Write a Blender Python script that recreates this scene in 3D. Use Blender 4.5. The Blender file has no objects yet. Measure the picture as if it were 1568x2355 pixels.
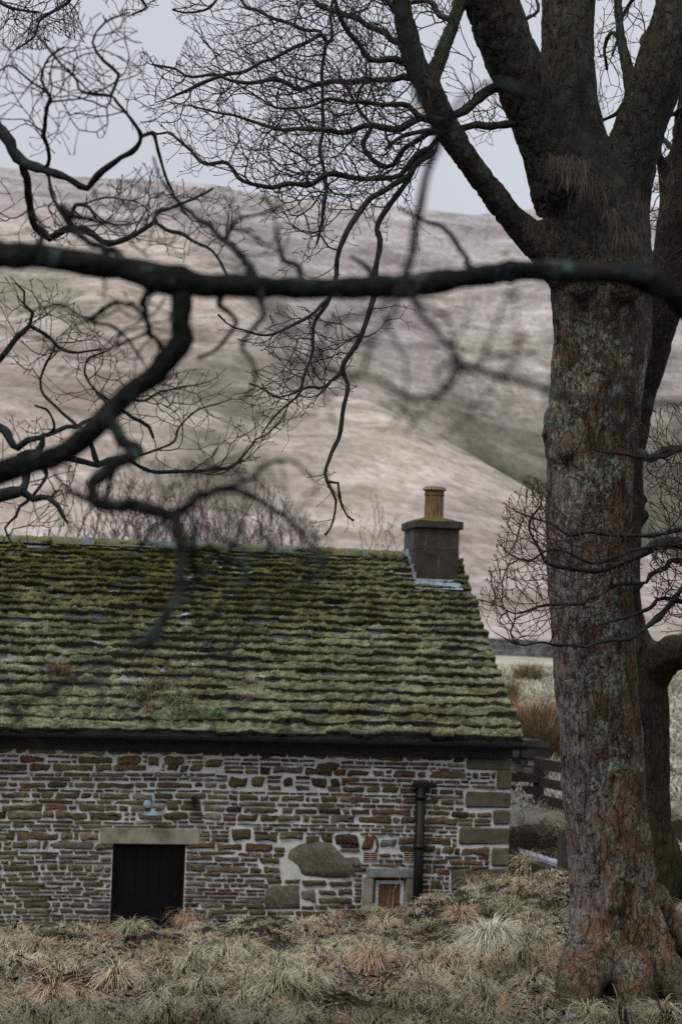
import bpy, math, random
import numpy as np
from mathutils import Vector, Matrix

random.seed(7)
rng = np.random.default_rng(11)
sc = bpy.context.scene
COL = sc.collection

# ------------------------------------------------------------------ camera
F, CU, CV = 4180.0, 784.0, 1177.5          # photo measured in a 1568 x 2355 frame
_r = math.radians(1.9)
_Y = np.array([-784 / F, -262.5 / F, -1.0]); _Y /= np.linalg.norm(_Y)
_Z = np.array([math.sin(_r), math.cos(_r), 0.0])
_Z[2] = -(_Z[0] * _Y[0] + _Z[1] * _Y[1]) / _Y[2]; _Z /= np.linalg.norm(_Z)
_X = np.cross(_Y, _Z)
R = np.array([_X, _Y, _Z]); RT = R.T.copy()
EYE = np.array([0.0, 0.0, 3.3])

def ray(u, v): return R @ np.array([(u - CU) / F, -(v - CV) / F, -1.0])
def PY(u, v, Y): d = ray(u, v); return EYE + d * (Y / d[1])
def PD(u, v, D): return EYE + D * ray(u, v)

cam_d = bpy.data.cameras.new('camera')
cam = bpy.data.objects.new('camera', cam_d); COL.objects.link(cam)
M = Matrix([list(R[0]) + [EYE[0]], list(R[1]) + [EYE[1]], list(R[2]) + [EYE[2]], [0, 0, 0, 1]])
cam.matrix_world = M
cam_d.sensor_fit = 'HORIZONTAL'; cam_d.sensor_width = 24; cam_d.lens = F / 1568 * 24
cam_d.clip_start = 0.05; cam_d.clip_end = 3000
cam_d.dof.use_dof = True; cam_d.dof.focus_distance = 13.2; cam_d.dof.aperture_fstop = 2.8
cam_d.dof.aperture_blades = 8
sc.camera = cam

# ------------------------------------------------------------------ world, light
SUN_EL, SUN_AZ = math.radians(54), math.radians(228)
w = bpy.data.worlds.new('World'); sc.world = w; w.use_nodes = True
nt = w.node_tree; nt.nodes.clear()
o_ = nt.nodes.new('ShaderNodeOutputWorld'); bg = nt.nodes.new('ShaderNodeBackground')
sky = nt.nodes.new('ShaderNodeTexSky'); sky.sky_type = 'NISHITA'; sky.sun_disc = False
sky.sun_elevation = SUN_EL; sky.sun_rotation = SUN_AZ; sky.air_density = 1.6; sky.dust_density = 4; sky.altitude = 300
hs = nt.nodes.new('ShaderNodeHueSaturation'); hs.inputs['Saturation'].default_value = 0.12
mx = nt.nodes.new('ShaderNodeMix'); mx.data_type = 'RGBA'; mx.inputs[0].default_value = 0.6
mx.inputs[7].default_value = (7.5, 7.9, 8.8, 1)      # even cloud sheet, in the units of the sky model
nz = nt.nodes.new('ShaderNodeTexNoise'); nz.inputs['Scale'].default_value = 2.2; nz.inputs['Detail'].default_value = 4
mp = nt.nodes.new('ShaderNodeMapRange'); mp.inputs[3].default_value = 0.84; mp.inputs[4].default_value = 1.16
vm = nt.nodes.new('ShaderNodeVectorMath'); vm.operation = 'SCALE'
nt.links.new(sky.outputs[0], hs.inputs['Color']); nt.links.new(hs.outputs[0], mx.inputs[6])
tcw = nt.nodes.new('ShaderNodeTexCoord'); sxw = nt.nodes.new('ShaderNodeSeparateXYZ'); gr = nt.nodes.new('ShaderNodeMapRange')
gr.inputs[1].default_value = 0.34; gr.inputs[2].default_value = 0.95; gr.inputs[3].default_value = 1.0; gr.inputs[4].default_value = 1.95   # overcast sky: brightest overhead
mm_ = nt.nodes.new('ShaderNodeMath'); mm_.operation = 'MULTIPLY'
nt.links.new(tcw.outputs['Generated'], sxw.inputs[0]); nt.links.new(sxw.outputs[2], gr.inputs[0]); nt.links.new(tcw.outputs['Generated'], nz.inputs[0])
nt.links.new(mx.outputs[2], vm.inputs[0]); nt.links.new(nz.outputs[0], mp.inputs[0]); nt.links.new(mp.outputs[0], mm_.inputs[0]); nt.links.new(gr.outputs[0], mm_.inputs[1])
nt.links.new(mm_.outputs[0], vm.inputs['Scale'])
nt.links.new(vm.outputs[0], bg.inputs[0]); bg.inputs[1].default_value = 0.1
nt.links.new(bg.outputs[0], o_.inputs[0])
sl = bpy.data.lights.new('sun', 'SUN'); sl.energy = 1.2; sl.angle = math.radians(14); sl.color = (1, 0.97, 0.93)
so = bpy.data.objects.new('sun', sl); COL.objects.link(so)
# sun direction: azimuth measured from +Y clockwise, standing behind and to the left of the camera
sd = Vector((math.sin(SUN_AZ) * math.cos(SUN_EL), math.cos(SUN_AZ) * math.cos(SUN_EL), math.sin(SUN_EL)))
so.rotation_euler = sd.to_track_quat('Z', 'Y').to_euler(); so.location = (-10, -10, 20)
sc.view_settings.view_transform = 'Standard'; sc.view_settings.look = 'None'; sc.view_settings.exposure = 0
sc.render.engine = 'CYCLES'
sc.cycles.max_bounces = 5; sc.cycles.diffuse_bounces = 3; sc.cycles.glossy_bounces = 2
sc.cycles.use_denoising = False

# ------------------------------------------------------------------ numpy noise
_perm = rng.permutation(4096)
def _h(ix, iy, iz, s):
    a = _perm[(ix + s * 131) & 4095]; b = _perm[(a + iy) & 4095]; return _perm[(b + iz) & 4095] / 4095.0
def vnoise(p, scale=1.0, seed=0):
    p = np.asarray(p, float) * scale + 200.0
    i = np.floor(p).astype(int); f = p - i; f = f * f * (3 - 2 * f)
    out = 0
    for dx in (0, 1):
        wx = f[..., 0] if dx else 1 - f[..., 0]
        for dy in (0, 1):
            wy = f[..., 1] if dy else 1 - f[..., 1]
            for dz in (0, 1):
                wz = f[..., 2] if dz else 1 - f[..., 2]
                out = out + wx * wy * wz * _h(i[..., 0] + dx, i[..., 1] + dy, i[..., 2] + dz, seed)
    return out * 2 - 1
def fbm(p, scale=1.0, octs=4, seed=0, gain=.5):
    o = 0; a = 1; t = 0
    for k in range(octs):
        o = o + a * vnoise(p, scale * 2 ** k, seed + k * 7); t += a; a *= gain
    return o / t
def xyz(x, y, z=0.0):
    x, y, z = np.broadcast_arrays(x, y, z); return np.stack([x, y, z], -1)
def sstep(a, b, x):
    t = np.clip((x - a) / (b - a), 0, 1); return t * t * (3 - 2 * t)
def lerp(a, b, t): return a + (b - a) * t

# ------------------------------------------------------------------ object helpers
def tag(o, label=None, cat=None, group=None, kind=None):
    if label: o['label'] = label
    if cat: o['category'] = cat
    if group: o['group'] = group
    if kind: o['kind'] = kind
    return o
def thing(name, loc, label, cat, group=None):
    o = bpy.data.objects.new(name, None); o.empty_display_size = .1
    COL.objects.link(o); o.location = loc; return tag(o, label, cat, group)
bpy.context.view_layer.update()
def mesh(name, V, faces, mat, parent=None, col=None, smooth=True):
    """V: (n,3) world coordinates; faces: list of arrays (m,k) or list of tuples"""
    V = np.asarray(V, float)
    if parent is not None:
        off = np.array(parent.location); pp = parent.parent
        while pp is not None: off = off + np.array(pp.location); pp = pp.parent
        V = V - off
    me = bpy.data.meshes.new(name)
    if isinstance(faces, np.ndarray): faces = [faces]
    if len(faces) and isinstance(faces[0], np.ndarray) and faces[0].ndim == 2:
        tot = sum(len(f) for f in faces)
        li = np.concatenate([f.ravel() for f in faces]).astype(np.int32)
        ls = np.concatenate([np.full(len(f), f.shape[1]) for f in faces])
        st = np.concatenate([[0], np.cumsum(ls)[:-1]]).astype(np.int32)
        me.vertices.add(len(V)); me.vertices.foreach_set('co', V.astype(np.float32).ravel())
        me.loops.add(len(li)); me.loops.foreach_set('vertex_index', li)
        me.polygons.add(tot); me.polygons.foreach_set('loop_start', st)
        me.update(calc_edges=True)
    else:
        me.from_pydata(V.tolist(), [], [tuple(int(i) for i in f) for f in faces])
    me.validate()
    if smooth: me.polygons.foreach_set('use_smooth', np.ones(len(me.polygons), bool))
    if col is not None:
        col = np.asarray(col, float)
        if col.ndim == 1: col = np.tile(col, (len(V), 1))
        if col.shape[1] == 3: col = np.hstack([col, np.ones((len(col), 1))])
        a = me.color_attributes.new('Col', 'FLOAT_COLOR', 'POINT')
        a.data.foreach_set('color', col.astype(np.float32).ravel())
    me.update()
    o = bpy.data.objects.new(name, me); COL.objects.link(o)
    if mat: me.materials.append(mat)
    if parent is not None: o.parent = parent
    return o

class MB:
    """collects primitive shapes of ONE part"""
    def __init__(s): s.v = []; s.f = []; s.c = []
    def add(s, V, Fc, c=None):
        b = len(s.v); s.v += [tuple(p) for p in V]; s.f += [tuple(i + b for i in f) for f in Fc]
        s.c += [c if c is not None else (1, 1, 1)] * len(V)
    def box(s, x0, x1, y0, y1, z0, z1, bev=0.0, c=None, jit=0.0):
        if bev <= 0:
            V = [(x, y, z) for x in (x0, x1) for y in (y0, y1) for z in (z0, z1)]
            Fc = [(0, 1, 3, 2), (4, 6, 7, 5), (0, 4, 5, 1), (2, 3, 7, 6), (0, 2, 6, 4), (1, 5, 7, 3)]
        else:
            V = []; b = bev; idx = {}
            for ix, x in enumerate((x0, x1)):
                for iy, y in enumerate((y0, y1)):
                    for iz, z in enumerate((z0, z1)):
                        dx = b if ix == 0 else -b; dy = b if iy == 0 else -b; dz = b if iz == 0 else -b
                        idx[ix, iy, iz, 0] = len(V); V.append((x, y + dy, z + dz))
                        idx[ix, iy, iz, 1] = len(V); V.append((x + dx, y, z + dz))
                        idx[ix, iy, iz, 2] = len(V); V.append((x + dx, y + dy, z))
            I = idx; Fc = []
            for a in (0, 1):
                q = [I[a, 0, 0, 0], I[a, 0, 1, 0], I[a, 1, 1, 0], I[a, 1, 0, 0]]; Fc.append(q if a == 0 else q[::-1])
                q = [I[0, a, 0, 1], I[1, a, 0, 1], I[1, a, 1, 1], I[0, a, 1, 1]]; Fc.append(q if a == 0 else q[::-1])
                q = [I[0, 0, a, 2], I[0, 1, a, 2], I[1, 1, a, 2], I[1, 0, a, 2]]; Fc.append(q if a == 0 else q[::-1])
            for a in (0, 1):
                for b_ in (0, 1):
                    Fc.append([I[a, b_, 0, 0], I[a, b_, 1, 0], I[a, b_, 1, 1], I[a, b_, 0, 1]])
                    Fc.append([I[a, 0, b_, 0], I[a, 1, b_, 0], I[a, 1, b_, 2], I[a, 0, b_, 2]])
                    Fc.append([I[0, a, b_, 1], I[1, a, b_, 1], I[1, a, b_, 2], I[0, a, b_, 2]])
                    for c_ in (0, 1): Fc.append([I[a, b_, c_, 0], I[a, b_, c_, 1], I[a, b_, c_, 2]])
        if jit: V = [(x + random.uniform(-jit, jit), y + random.uniform(-jit, jit), z + random.uniform(-jit, jit)) for x, y, z in V]
        s.add(V, Fc, c)
    def lathe(s, cx, cy, prof, n=20, c=None, squash=1.0):
        V = []; Fc = []
        for r_, z in prof:
            for k in range(n):
                a = 2 * math.pi * k / n; V.append((cx + r_ * math.cos(a), cy + squash * r_ * math.sin(a), z))
        for i in range(len(prof) - 1):
            for k in range(n):
                Fc.append((i * n + k, i * n + (k + 1) % n, (i + 1) * n + (k + 1) % n, (i + 1) * n + k))
        Fc.append(tuple(range(n))[::-1]); Fc.append(tuple((len(prof) - 1) * n + k for k in range(n)))
        s.add(V, Fc, c)
    def tube(s, pts, rad, n=8, c=None):
        P = [np.array(p, float) for p in pts]; V = []; Fc = []
        if np.isscalar(rad): rad = [rad] * len(P)
        for i, p in enumerate(P):
            d = P[min(i + 1, len(P) - 1)] - P[max(i - 1, 0)]; d = d / (np.linalg.norm(d) + 1e-9)
            ref = np.array([.31, .9, .2]) if abs(d[1]) < .9 else np.array([1., 0, 0])
            a = np.cross(d, ref); a /= np.linalg.norm(a); b = np.cross(d, a)
            for k in range(n):
                t = 2 * math.pi * k / n; V.append(p + rad[i] * (math.cos(t) * a + math.sin(t) * b))
        for i in range(len(P) - 1):
            for k in range(n): Fc.append((i * n + k, i * n + (k + 1) % n, (i + 1) * n + (k + 1) % n, (i + 1) * n + k))
        Fc.append(tuple(range(n))[::-1]); Fc.append(tuple((len(P) - 1) * n + k for k in range(n)))
        s.add(V, Fc, c)
    def prism(s, poly, y0, y1, c=None):
        n = len(poly); V = [(x, y0, z) for x, z in poly] + [(x, y1, z) for x, z in poly]
        Fc = [tuple(range(n)), tuple(range(n, 2 * n))[::-1]] + [(i, i + n, (i + 1) % n + n, (i + 1) % n) for i in range(n)]
        s.add(V, Fc, c)
    def build(s, name, mat, parent=None, smooth=False):
        return mesh(name, s.v, s.f, mat, parent, np.array(s.c), smooth)

# ------------------------------------------------------------------ materials
def material(name, stops, scale=8, detail=6, rough=.85, bump=.3, bscale=None, stretch=(1, 1, 1), dist=.02,
             usecol=False, spec=.3, noise2=None, sheen=0):
    m = bpy.data.materials.new(name); m.use_nodes = True; n = m.node_tree; L = n.links
    b = n.nodes['Principled BSDF']; b.inputs['Roughness'].default_value = rough
    b.inputs['Specular IOR Level'].default_value = spec
    tc = n.nodes.new('ShaderNodeNewGeometry'); mpn = n.nodes.new('ShaderNodeMapping'); mpn.inputs['Scale'].default_value = stretch
    L.new(tc.outputs['Position'], mpn.inputs[0])
    t = n.nodes.new('ShaderNodeTexNoise'); t.inputs['Scale'].default_value = scale; t.inputs['Detail'].default_value = detail
    t.inputs['Roughness'].default_value = .62
    L.new(mpn.outputs[0], t.inputs[0])
    rp = n.nodes.new('ShaderNodeValToRGB'); e = rp.color_ramp.elements
    while len(e) > 1: e.remove(e[-1])
    for i, (p, c) in enumerate(stops):
        el = e[0] if i == 0 else e.new(p); el.position = p; el.color = (*c, 1)
    L.new(t.outputs[0], rp.inputs[0]); out = rp.outputs[0]
    if noise2:   # (scale, threshold, width, colour): patches of another colour
        for (s2, th, wd, c2) in noise2:
            t2 = n.nodes.new('ShaderNodeTexNoise'); t2.inputs['Scale'].default_value = s2; t2.inputs['Detail'].default_value = 7
            t2.inputs['Roughness'].default_value = .66
            L.new(mpn.outputs[0], t2.inputs[0])
            mr = n.nodes.new('ShaderNodeMapRange'); mr.inputs[1].default_value = th; mr.inputs[2].default_value = th + wd
            L.new(t2.outputs[0], mr.inputs[0])
            mm = n.nodes.new('ShaderNodeMix'); mm.data_type = 'RGBA'; mm.inputs[7].default_value = (*c2, 1)
            L.new(mr.outputs[0], mm.inputs[0]); L.new(out, mm.inputs[6]); out = mm.outputs[2]
    if usecol:
        at = n.nodes.new('ShaderNodeAttribute'); at.attribute_name = 'Col'
        mm = n.nodes.new('ShaderNodeMix'); mm.data_type = 'RGBA'; mm.blend_type = 'MULTIPLY'; mm.inputs[0].default_value = 1
        L.new(out, mm.inputs[6]); L.new(at.outputs['Color'], mm.inputs[7]); out = mm.outputs[2]
    L.new(out, b.inputs['Base Color'])
    if bump:
        t3 = n.nodes.new('ShaderNodeTexNoise'); t3.inputs['Scale'].default_value = bscale or scale * 3; t3.inputs['Detail'].default_value = 6
        L.new(mpn.outputs[0], t3.inputs[0])
        bp = n.nodes.new('ShaderNodeBump'); bp.inputs['Strength'].default_value = bump; bp.inputs['Distance'].default_value = dist
        L.new(t3.outputs[0], bp.inputs['Height']); L.new(bp.outputs[0], b.inputs['Normal'])
    return m
G = lambda g, s=1.0: (g * s, g * s, g * s)
W2 = [(.3, G(.55)), (.5, G(1.0)), (.72, G(1.45))]
m_stone = material('wall_stone', [(.3, G(.36)), (.5, G(.74)), (.72, G(1.25))], 22, usecol=True, bump=.6, bscale=60, dist=.01, rough=.9,
                   noise2=None)
m_mortar = material('lime_mortar', [(.3, (.36, .36, .35)), (.5, (.52, .52, .51)), (.75, (.62, .62, .61))], 9, bump=.5, bscale=70, dist=.008)
m_dressed = material('dressed_sandstone', [(.3, (.12, .112, .08)), (.5, (.20, .19, .15)), (.68, (.25, .24, .2))], 7, usecol=True, bump=.25, bscale=120, dist=.004)
m_lead = material('lead_flashing', [(.3, (.12, .16, .20)), (.6, (.28, .33, .38))], 12, rough=.45, spec=.5)
m_black = material('black_paint', [(.3, (.004, .0045, .005)), (.7, (.010, .010, .012))], 6, rough=.5, bump=.05, spec=.2)
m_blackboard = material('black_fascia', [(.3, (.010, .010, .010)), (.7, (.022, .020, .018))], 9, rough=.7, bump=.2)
m_door = material('black_door_paint', [(.3, (.004, .004, .004)), (.7, (.008, .008, .009))], 2, rough=.4, bump=.05, spec=.15)
m_white = material('white_painted_wood', [(.3, (.38, .40, .44)), (.6, (.52, .54, .58))], 20, rough=.6)
m_brown = material('brown_board', [(.3, (.085, .042, .018)), (.7, (.14, .072, .032))], 12, stretch=(6, 6, 1), rough=.6)
m_clay = material('clay_pot', [(.32, (.04, .025, .012)), (.5, (.13, .072, .028)), (.7, (.22, .14, .075))], 14, stretch=(2, 2, .35), rough=.8)
m_chim = material('chimney_stone', [(.3, (.018, .016, .012)), (.7, (.05, .042, .03))], 6, usecol=True, bump=.4, bscale=50)
m_chmort = material('sooty_mortar', [(.35, (.02, .018, .014)), (.62, (.2, .16, .13))], 5, bump=.3)
m_blue = material('galvanised_lamp', [(.3, (.10, .15, .18)), (.7, (.25, .33, .37))], 20, rough=.45, spec=.5)
m_terracotta = material('terracotta_vent', [(.3, (.25, .16, .13)), (.7, (.4, .3, .26))], 30, rough=.85)
m_wood = material('weathered_wood', [(.3, (.022, .018, .014)), (.7, (.062, .052, .042))], 10, stretch=(3, 3, 3), bump=.5, rough=.85)
m_flag = material('wet_flagstone', [(.3, (.2, .22, .26)), (.7, (.34, .36, .4))], 8, rough=.35, spec=.5)
m_grass = material('grass_blades', W2, 3, usecol=True, bump=0, rough=.75, spec=.2)
m_moss = material('roof_moss', [(.3, G(.5)), (.5, G(1.0)), (.7, G(1.5))], 38, usecol=True, bump=.9, bscale=110, dist=.02, rough=.95, spec=.1, detail=8)
m_twig = material('twig_bark', W2, 20, usecol=True, bump=0, rough=.9, spec=.04)
m_farstone = material('far_drystone', [(.3, (.03, .03, .032)), (.6, (.13, .13, .135))], 1.6, bump=1, bscale=3, dist=.2)
m_teal = material('turquoise_plastic', [(.3, (.0, .2, .22)), (.7, (.02, .38, .4))], 20, rough=.4)
m_leaf = material('leaf_litter', W2, 15, usecol=True, bump=0, rough=.6, spec=.35)

def bark_material(name, dark, mid, light, lichen, rust=None, scale=5.0, lichen_th=.56, mossy=.0):
    m = bpy.data.materials.new(name); m.use_nodes = True; n = m.node_tree; L = n.links
    b = n.nodes['Principled BSDF']; b.inputs['Roughness'].default_value = .8; b.inputs['Specular IOR Level'].default_value = .12
    g = n.nodes.new('ShaderNodeNewGeometry')
    def mapping(s):
        q = n.nodes.new('ShaderNodeMapping'); q.inputs['Scale'].default_value = s; L.new(g.outputs['Position'], q.inputs[0]); return q.outputs[0]
    def noise(v, s, d=7, ro=.62):
        q = n.nodes.new('ShaderNodeTexNoise'); q.inputs['Scale'].default_value = s; q.inputs['Detail'].default_value = d
        q.inputs['Roughness'].default_value = ro; L.new(v, q.inputs[0]); return q.outputs[0]
    def mrange(v, a, b_, c=0., d=1.):
        q = n.nodes.new('ShaderNodeMapRange'); q.inputs[1].default_value = a; q.inputs[2].default_value = b_
        q.inputs[3].default_value = c; q.inputs[4].default_value = d; L.new(v, q.inputs[0]); return q.outputs[0]
    def mix(f, a, b_, mode='MIX'):
        q = n.nodes.new('ShaderNodeMix'); q.data_type = 'RGBA'; q.blend_type = mode
        if isinstance(f, float): q.inputs[0].default_value = f
        else: L.new(f, q.inputs[0])
        for s, x in ((6, a), (7, b_)):
            if isinstance(x, tuple): q.inputs[s].default_value = (*x, 1)
            else: L.new(x, q.inputs[s])
        return q.outputs[2]
    def mul(a, b_):
        q = n.nodes.new('ShaderNodeMath'); q.operation = 'MULTIPLY'; L.new(a, q.inputs[0])
        if isinstance(b_, float): q.inputs[1].default_value = b_
        else: L.new(b_, q.inputs[1])
        return q.outputs[0]
    vs = mapping((1, 1, .28)); iso = mapping((1, 1, .8))
    n1 = noise(vs, scale * 1.3); n2 = noise(vs, scale * 6, 8, .7); n3 = noise(iso, scale * 1.1, 8, .7)
    if rust:      # fresh rusty bark low on the trunk, grey and lichened higher up
        sz = n.nodes.new('ShaderNodeSeparateXYZ'); L.new(g.outputs['Position'], sz.inputs[0])
        nh = noise(iso, .9, 4); ad = n.nodes.new('ShaderNodeMath'); ad.operation = 'MULTIPLY_ADD'; L.new(nh, ad.inputs[0]); ad.inputs[1].default_value = 2.4; L.new(sz.outputs[2], ad.inputs[2])
        hf = mrange(ad.outputs[0], 2.5, 3.6)
        c = mix(mrange(n1, .35, .62), mix(hf, (.038, .022, .014), dark), mix(hf, rust, mid))
    else: c = mix(mrange(n1, .35, .62), dark, mid)
    c = mix(mrange(n2, .5, .72), c, light)
    # crack lines
    vo = n.nodes.new('ShaderNodeTexVoronoi'); vo.feature = 'DISTANCE_TO_EDGE'; vo.inputs['Scale'].default_value = scale * 2.6
    wv = n.nodes.new('ShaderNodeVectorMath'); wv.operation = 'ADD'
    nc = n.nodes.new('ShaderNodeTexNoise'); nc.inputs['Scale'].default_value = scale * 1.4; nc.inputs['Detail'].default_value = 4
    L.new(vs, nc.inputs[0]); sc_ = n.nodes.new('ShaderNodeVectorMath'); sc_.operation = 'SCALE'; sc_.inputs['Scale'].default_value = .35
    L.new(nc.outputs['Color'], sc_.inputs[0]); L.new(vs, wv.inputs[0]); L.new(sc_.outputs[0], wv.inputs[1]); L.new(wv.outputs[0], vo.inputs[0])
    crack = mrange(vo.outputs[0], 0.0, .07)
    c = mix(mrange(crack, 0., 1., .75, 0.), c, (.012, .009, .007))
    # lichen speckle
    sp = noise(iso, scale * 9, 6, .7)
    li = mul(mrange(n3, lichen_th, lichen_th + .07), mrange(sp, .44, .6))
    if rust: li = mul(li, mrange(ad.outputs[0], 1.9, 3.4, .35, 1.0))
    c = mix(mul(li, .9), c, lichen)
    # attribute: moss amount in alpha-like red channel
    at = n.nodes.new('ShaderNodeAttribute'); at.attribute_name = 'Col'
    sx = n.nodes.new('ShaderNodeSeparateColor'); L.new(at.outputs['Color'], sx.inputs[0])
    mo = mul(sx.outputs[0], mrange(sp, .30, .44))
    c = mix(mo, c, (.040, .046, .018))
    c = mix(sx.outputs[2], c, mix(mrange(n2, .3, .7), (.012, .012, .009), (.045, .042, .030)))
    c = mix(mul(sx.outputs[1], mrange(n2, .42, .6)), c, (.21, .19, .195))  # green channel: painted side light
    L.new(c, b.inputs['Base Color'])
    hsum = n.nodes.new('ShaderNodeMath'); hsum.operation = 'MULTIPLY_ADD'; L.new(crack, hsum.inputs[0]); hsum.inputs[1].default_value = .55; L.new(n2, hsum.inputs[2])
    bp = n.nodes.new('ShaderNodeBump'); bp.inputs['Strength'].default_value = .9; bp.inputs['Distance'].default_value = .03
    L.new(hsum.outputs[0], bp.inputs['Height']); L.new(bp.outputs[0], b.inputs['Normal'])
    return m
m_bark = bark_material('sycamore_bark', (.032, .022, .014), (.115, .070, .038), (.22, .18, .13), (.26, .32, .275), rust=(.16, .080, .044), lichen_th=.475)
m_bark2 = bark_material('old_bark', (.012, .011, .008), (.030, .021, .011), (.055, .040, .022), (.07, .085, .07), scale=4, lichen_th=.6)
m_bark_near = material('near_branch_bark', [(.35, (.006, .0065, .007)), (.6, (.019, .019, .017))], 14, rough=.95, bump=.8, bscale=60, usecol=True, spec=.03,
                       noise2=[(9, .56, .08, (.045, .065, .06))])

# ------------------------------------------------------------------ terrain
XK = np.array([-60, -10, 0, 2.8, 4, 4.6, 5.3, 6.4, 7.3, 10, 60.])
YK = np.array([-40, 0, 5, 9, 11.5, 13, 16, 19, 20.3, 21.6, 22.8, 25, 32, 60, 110, 400.])
ZK = np.array([
 [1.7]*11, [1.65]*11,
 [1.4]*11, [1.12]*11,
 [.78,.78,.78,.80,.82,.84,.88,.98,1.05,1.2,1.3],
 [.56,.56,.56,.58,.60,.62,.68,.78,.90,1.1,1.3],
 [.36,.36,.36,.38,.42,.48,.62,.80,.94,1.1,1.4],
 [.11,.11,.11,.16,.20,.31,.52,.66,.92,1.25,1.5],
 [-.15,-.15,-.10,0,.14,.25,.45,.66,.85,1.2,1.5],
 [-.4,-.4,-.4,-.4,-.4,-.35,-.2,.25,.5,1.1,1.5],
 [-.1,-.1,-.1,-.1,-.1,0,.2,.72,.84,1.1,1.5],
 [.7]*5+[.8,.85,.9,.95,1.2,1.6],
 [1.4]*11, [2.0]*11, [2.9]*11, [2.9]*11])
def near_h(X, Y):
    i = np.clip(np.searchsorted(XK, X) - 1, 0, len(XK) - 2); j = np.clip(np.searchsorted(YK, Y) - 1, 0, len(YK) - 2)
    s = np.clip((X - XK[i]) / (XK[i + 1] - XK[i]), 0, 1); t = np.clip((Y - YK[j]) / (YK[j + 1] - YK[j]), 0, 1)
    return (ZK[j, i] * (1 - s) + ZK[j, i + 1] * s) * (1 - t) + (ZK[j + 1, i] * (1 - s) + ZK[j + 1, i + 1] * s) * t
def lumps(X, Y):
    p = xyz(X, Y, 0)
    a = fbm(p, 1.7, 3, 3); b = vnoise(p, 5.5, 9)
    c_ = np.maximum(0, vnoise(p, 3.1, 12))
    return .08 * a + .045 * b + .11 * c_
SX = np.array([-200, 10, 30, 37, 46, 55, 70, 95, 300.]); ST = np.array([30, 30, 30, 28.9, 24.8, 18.9, 12, 6, 4.])
CX = np.array([-400, 0, 38, 77, 94, 130, 400.]); CZ = np.array([88, 84, 82, 82.8, 83.6, 84.5, 86.])
def ground(X, Y):
    X = np.asarray(X, float); Y = np.asarray(Y, float)
    h = near_h(X, Y)
    fade = 1 - sstep(30, 60, Y)
    h = h + lumps(X, Y) * sstep(2, 6, Y) * fade
    far = Y > 100
    T = np.interp(X, SX, ST); C = np.interp(X, CX, CZ)
    q = np.clip((Y - 105) / 85, 0, 1)
    spur = 2.9 + (T - 2.9) * (q ** 1.12)
    wr = sstep(28, 40, X)                      # gully only on the right
    q2 = np.clip((Y - 190) / 130, 0, 1)
    left2 = T + (C - T) * q2 ** 1.02
    dip = T - 7 * sstep(190, 202, Y)
    low = dip + (C - dip) * np.clip((Y - 202) / 118, 0, 1) ** 1.05
    up = left2 * (1 - wr) + low * wr
    hill = np.where(Y < 190, spur, up)
    hill = hill + (1.6 * fbm(xyz(X, Y, 0), .035, 4, 21) + 2.6 * fbm(xyz(X, Y * .5, 0), .03, 2, 27) * sstep(195, 225, Y)) * sstep(110, 150, Y) + .5 * fbm(xyz(X, Y * .4, 0), .16, 3, 5) * sstep(110, 140, Y)
    return np.where(far, hill, h)

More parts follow.
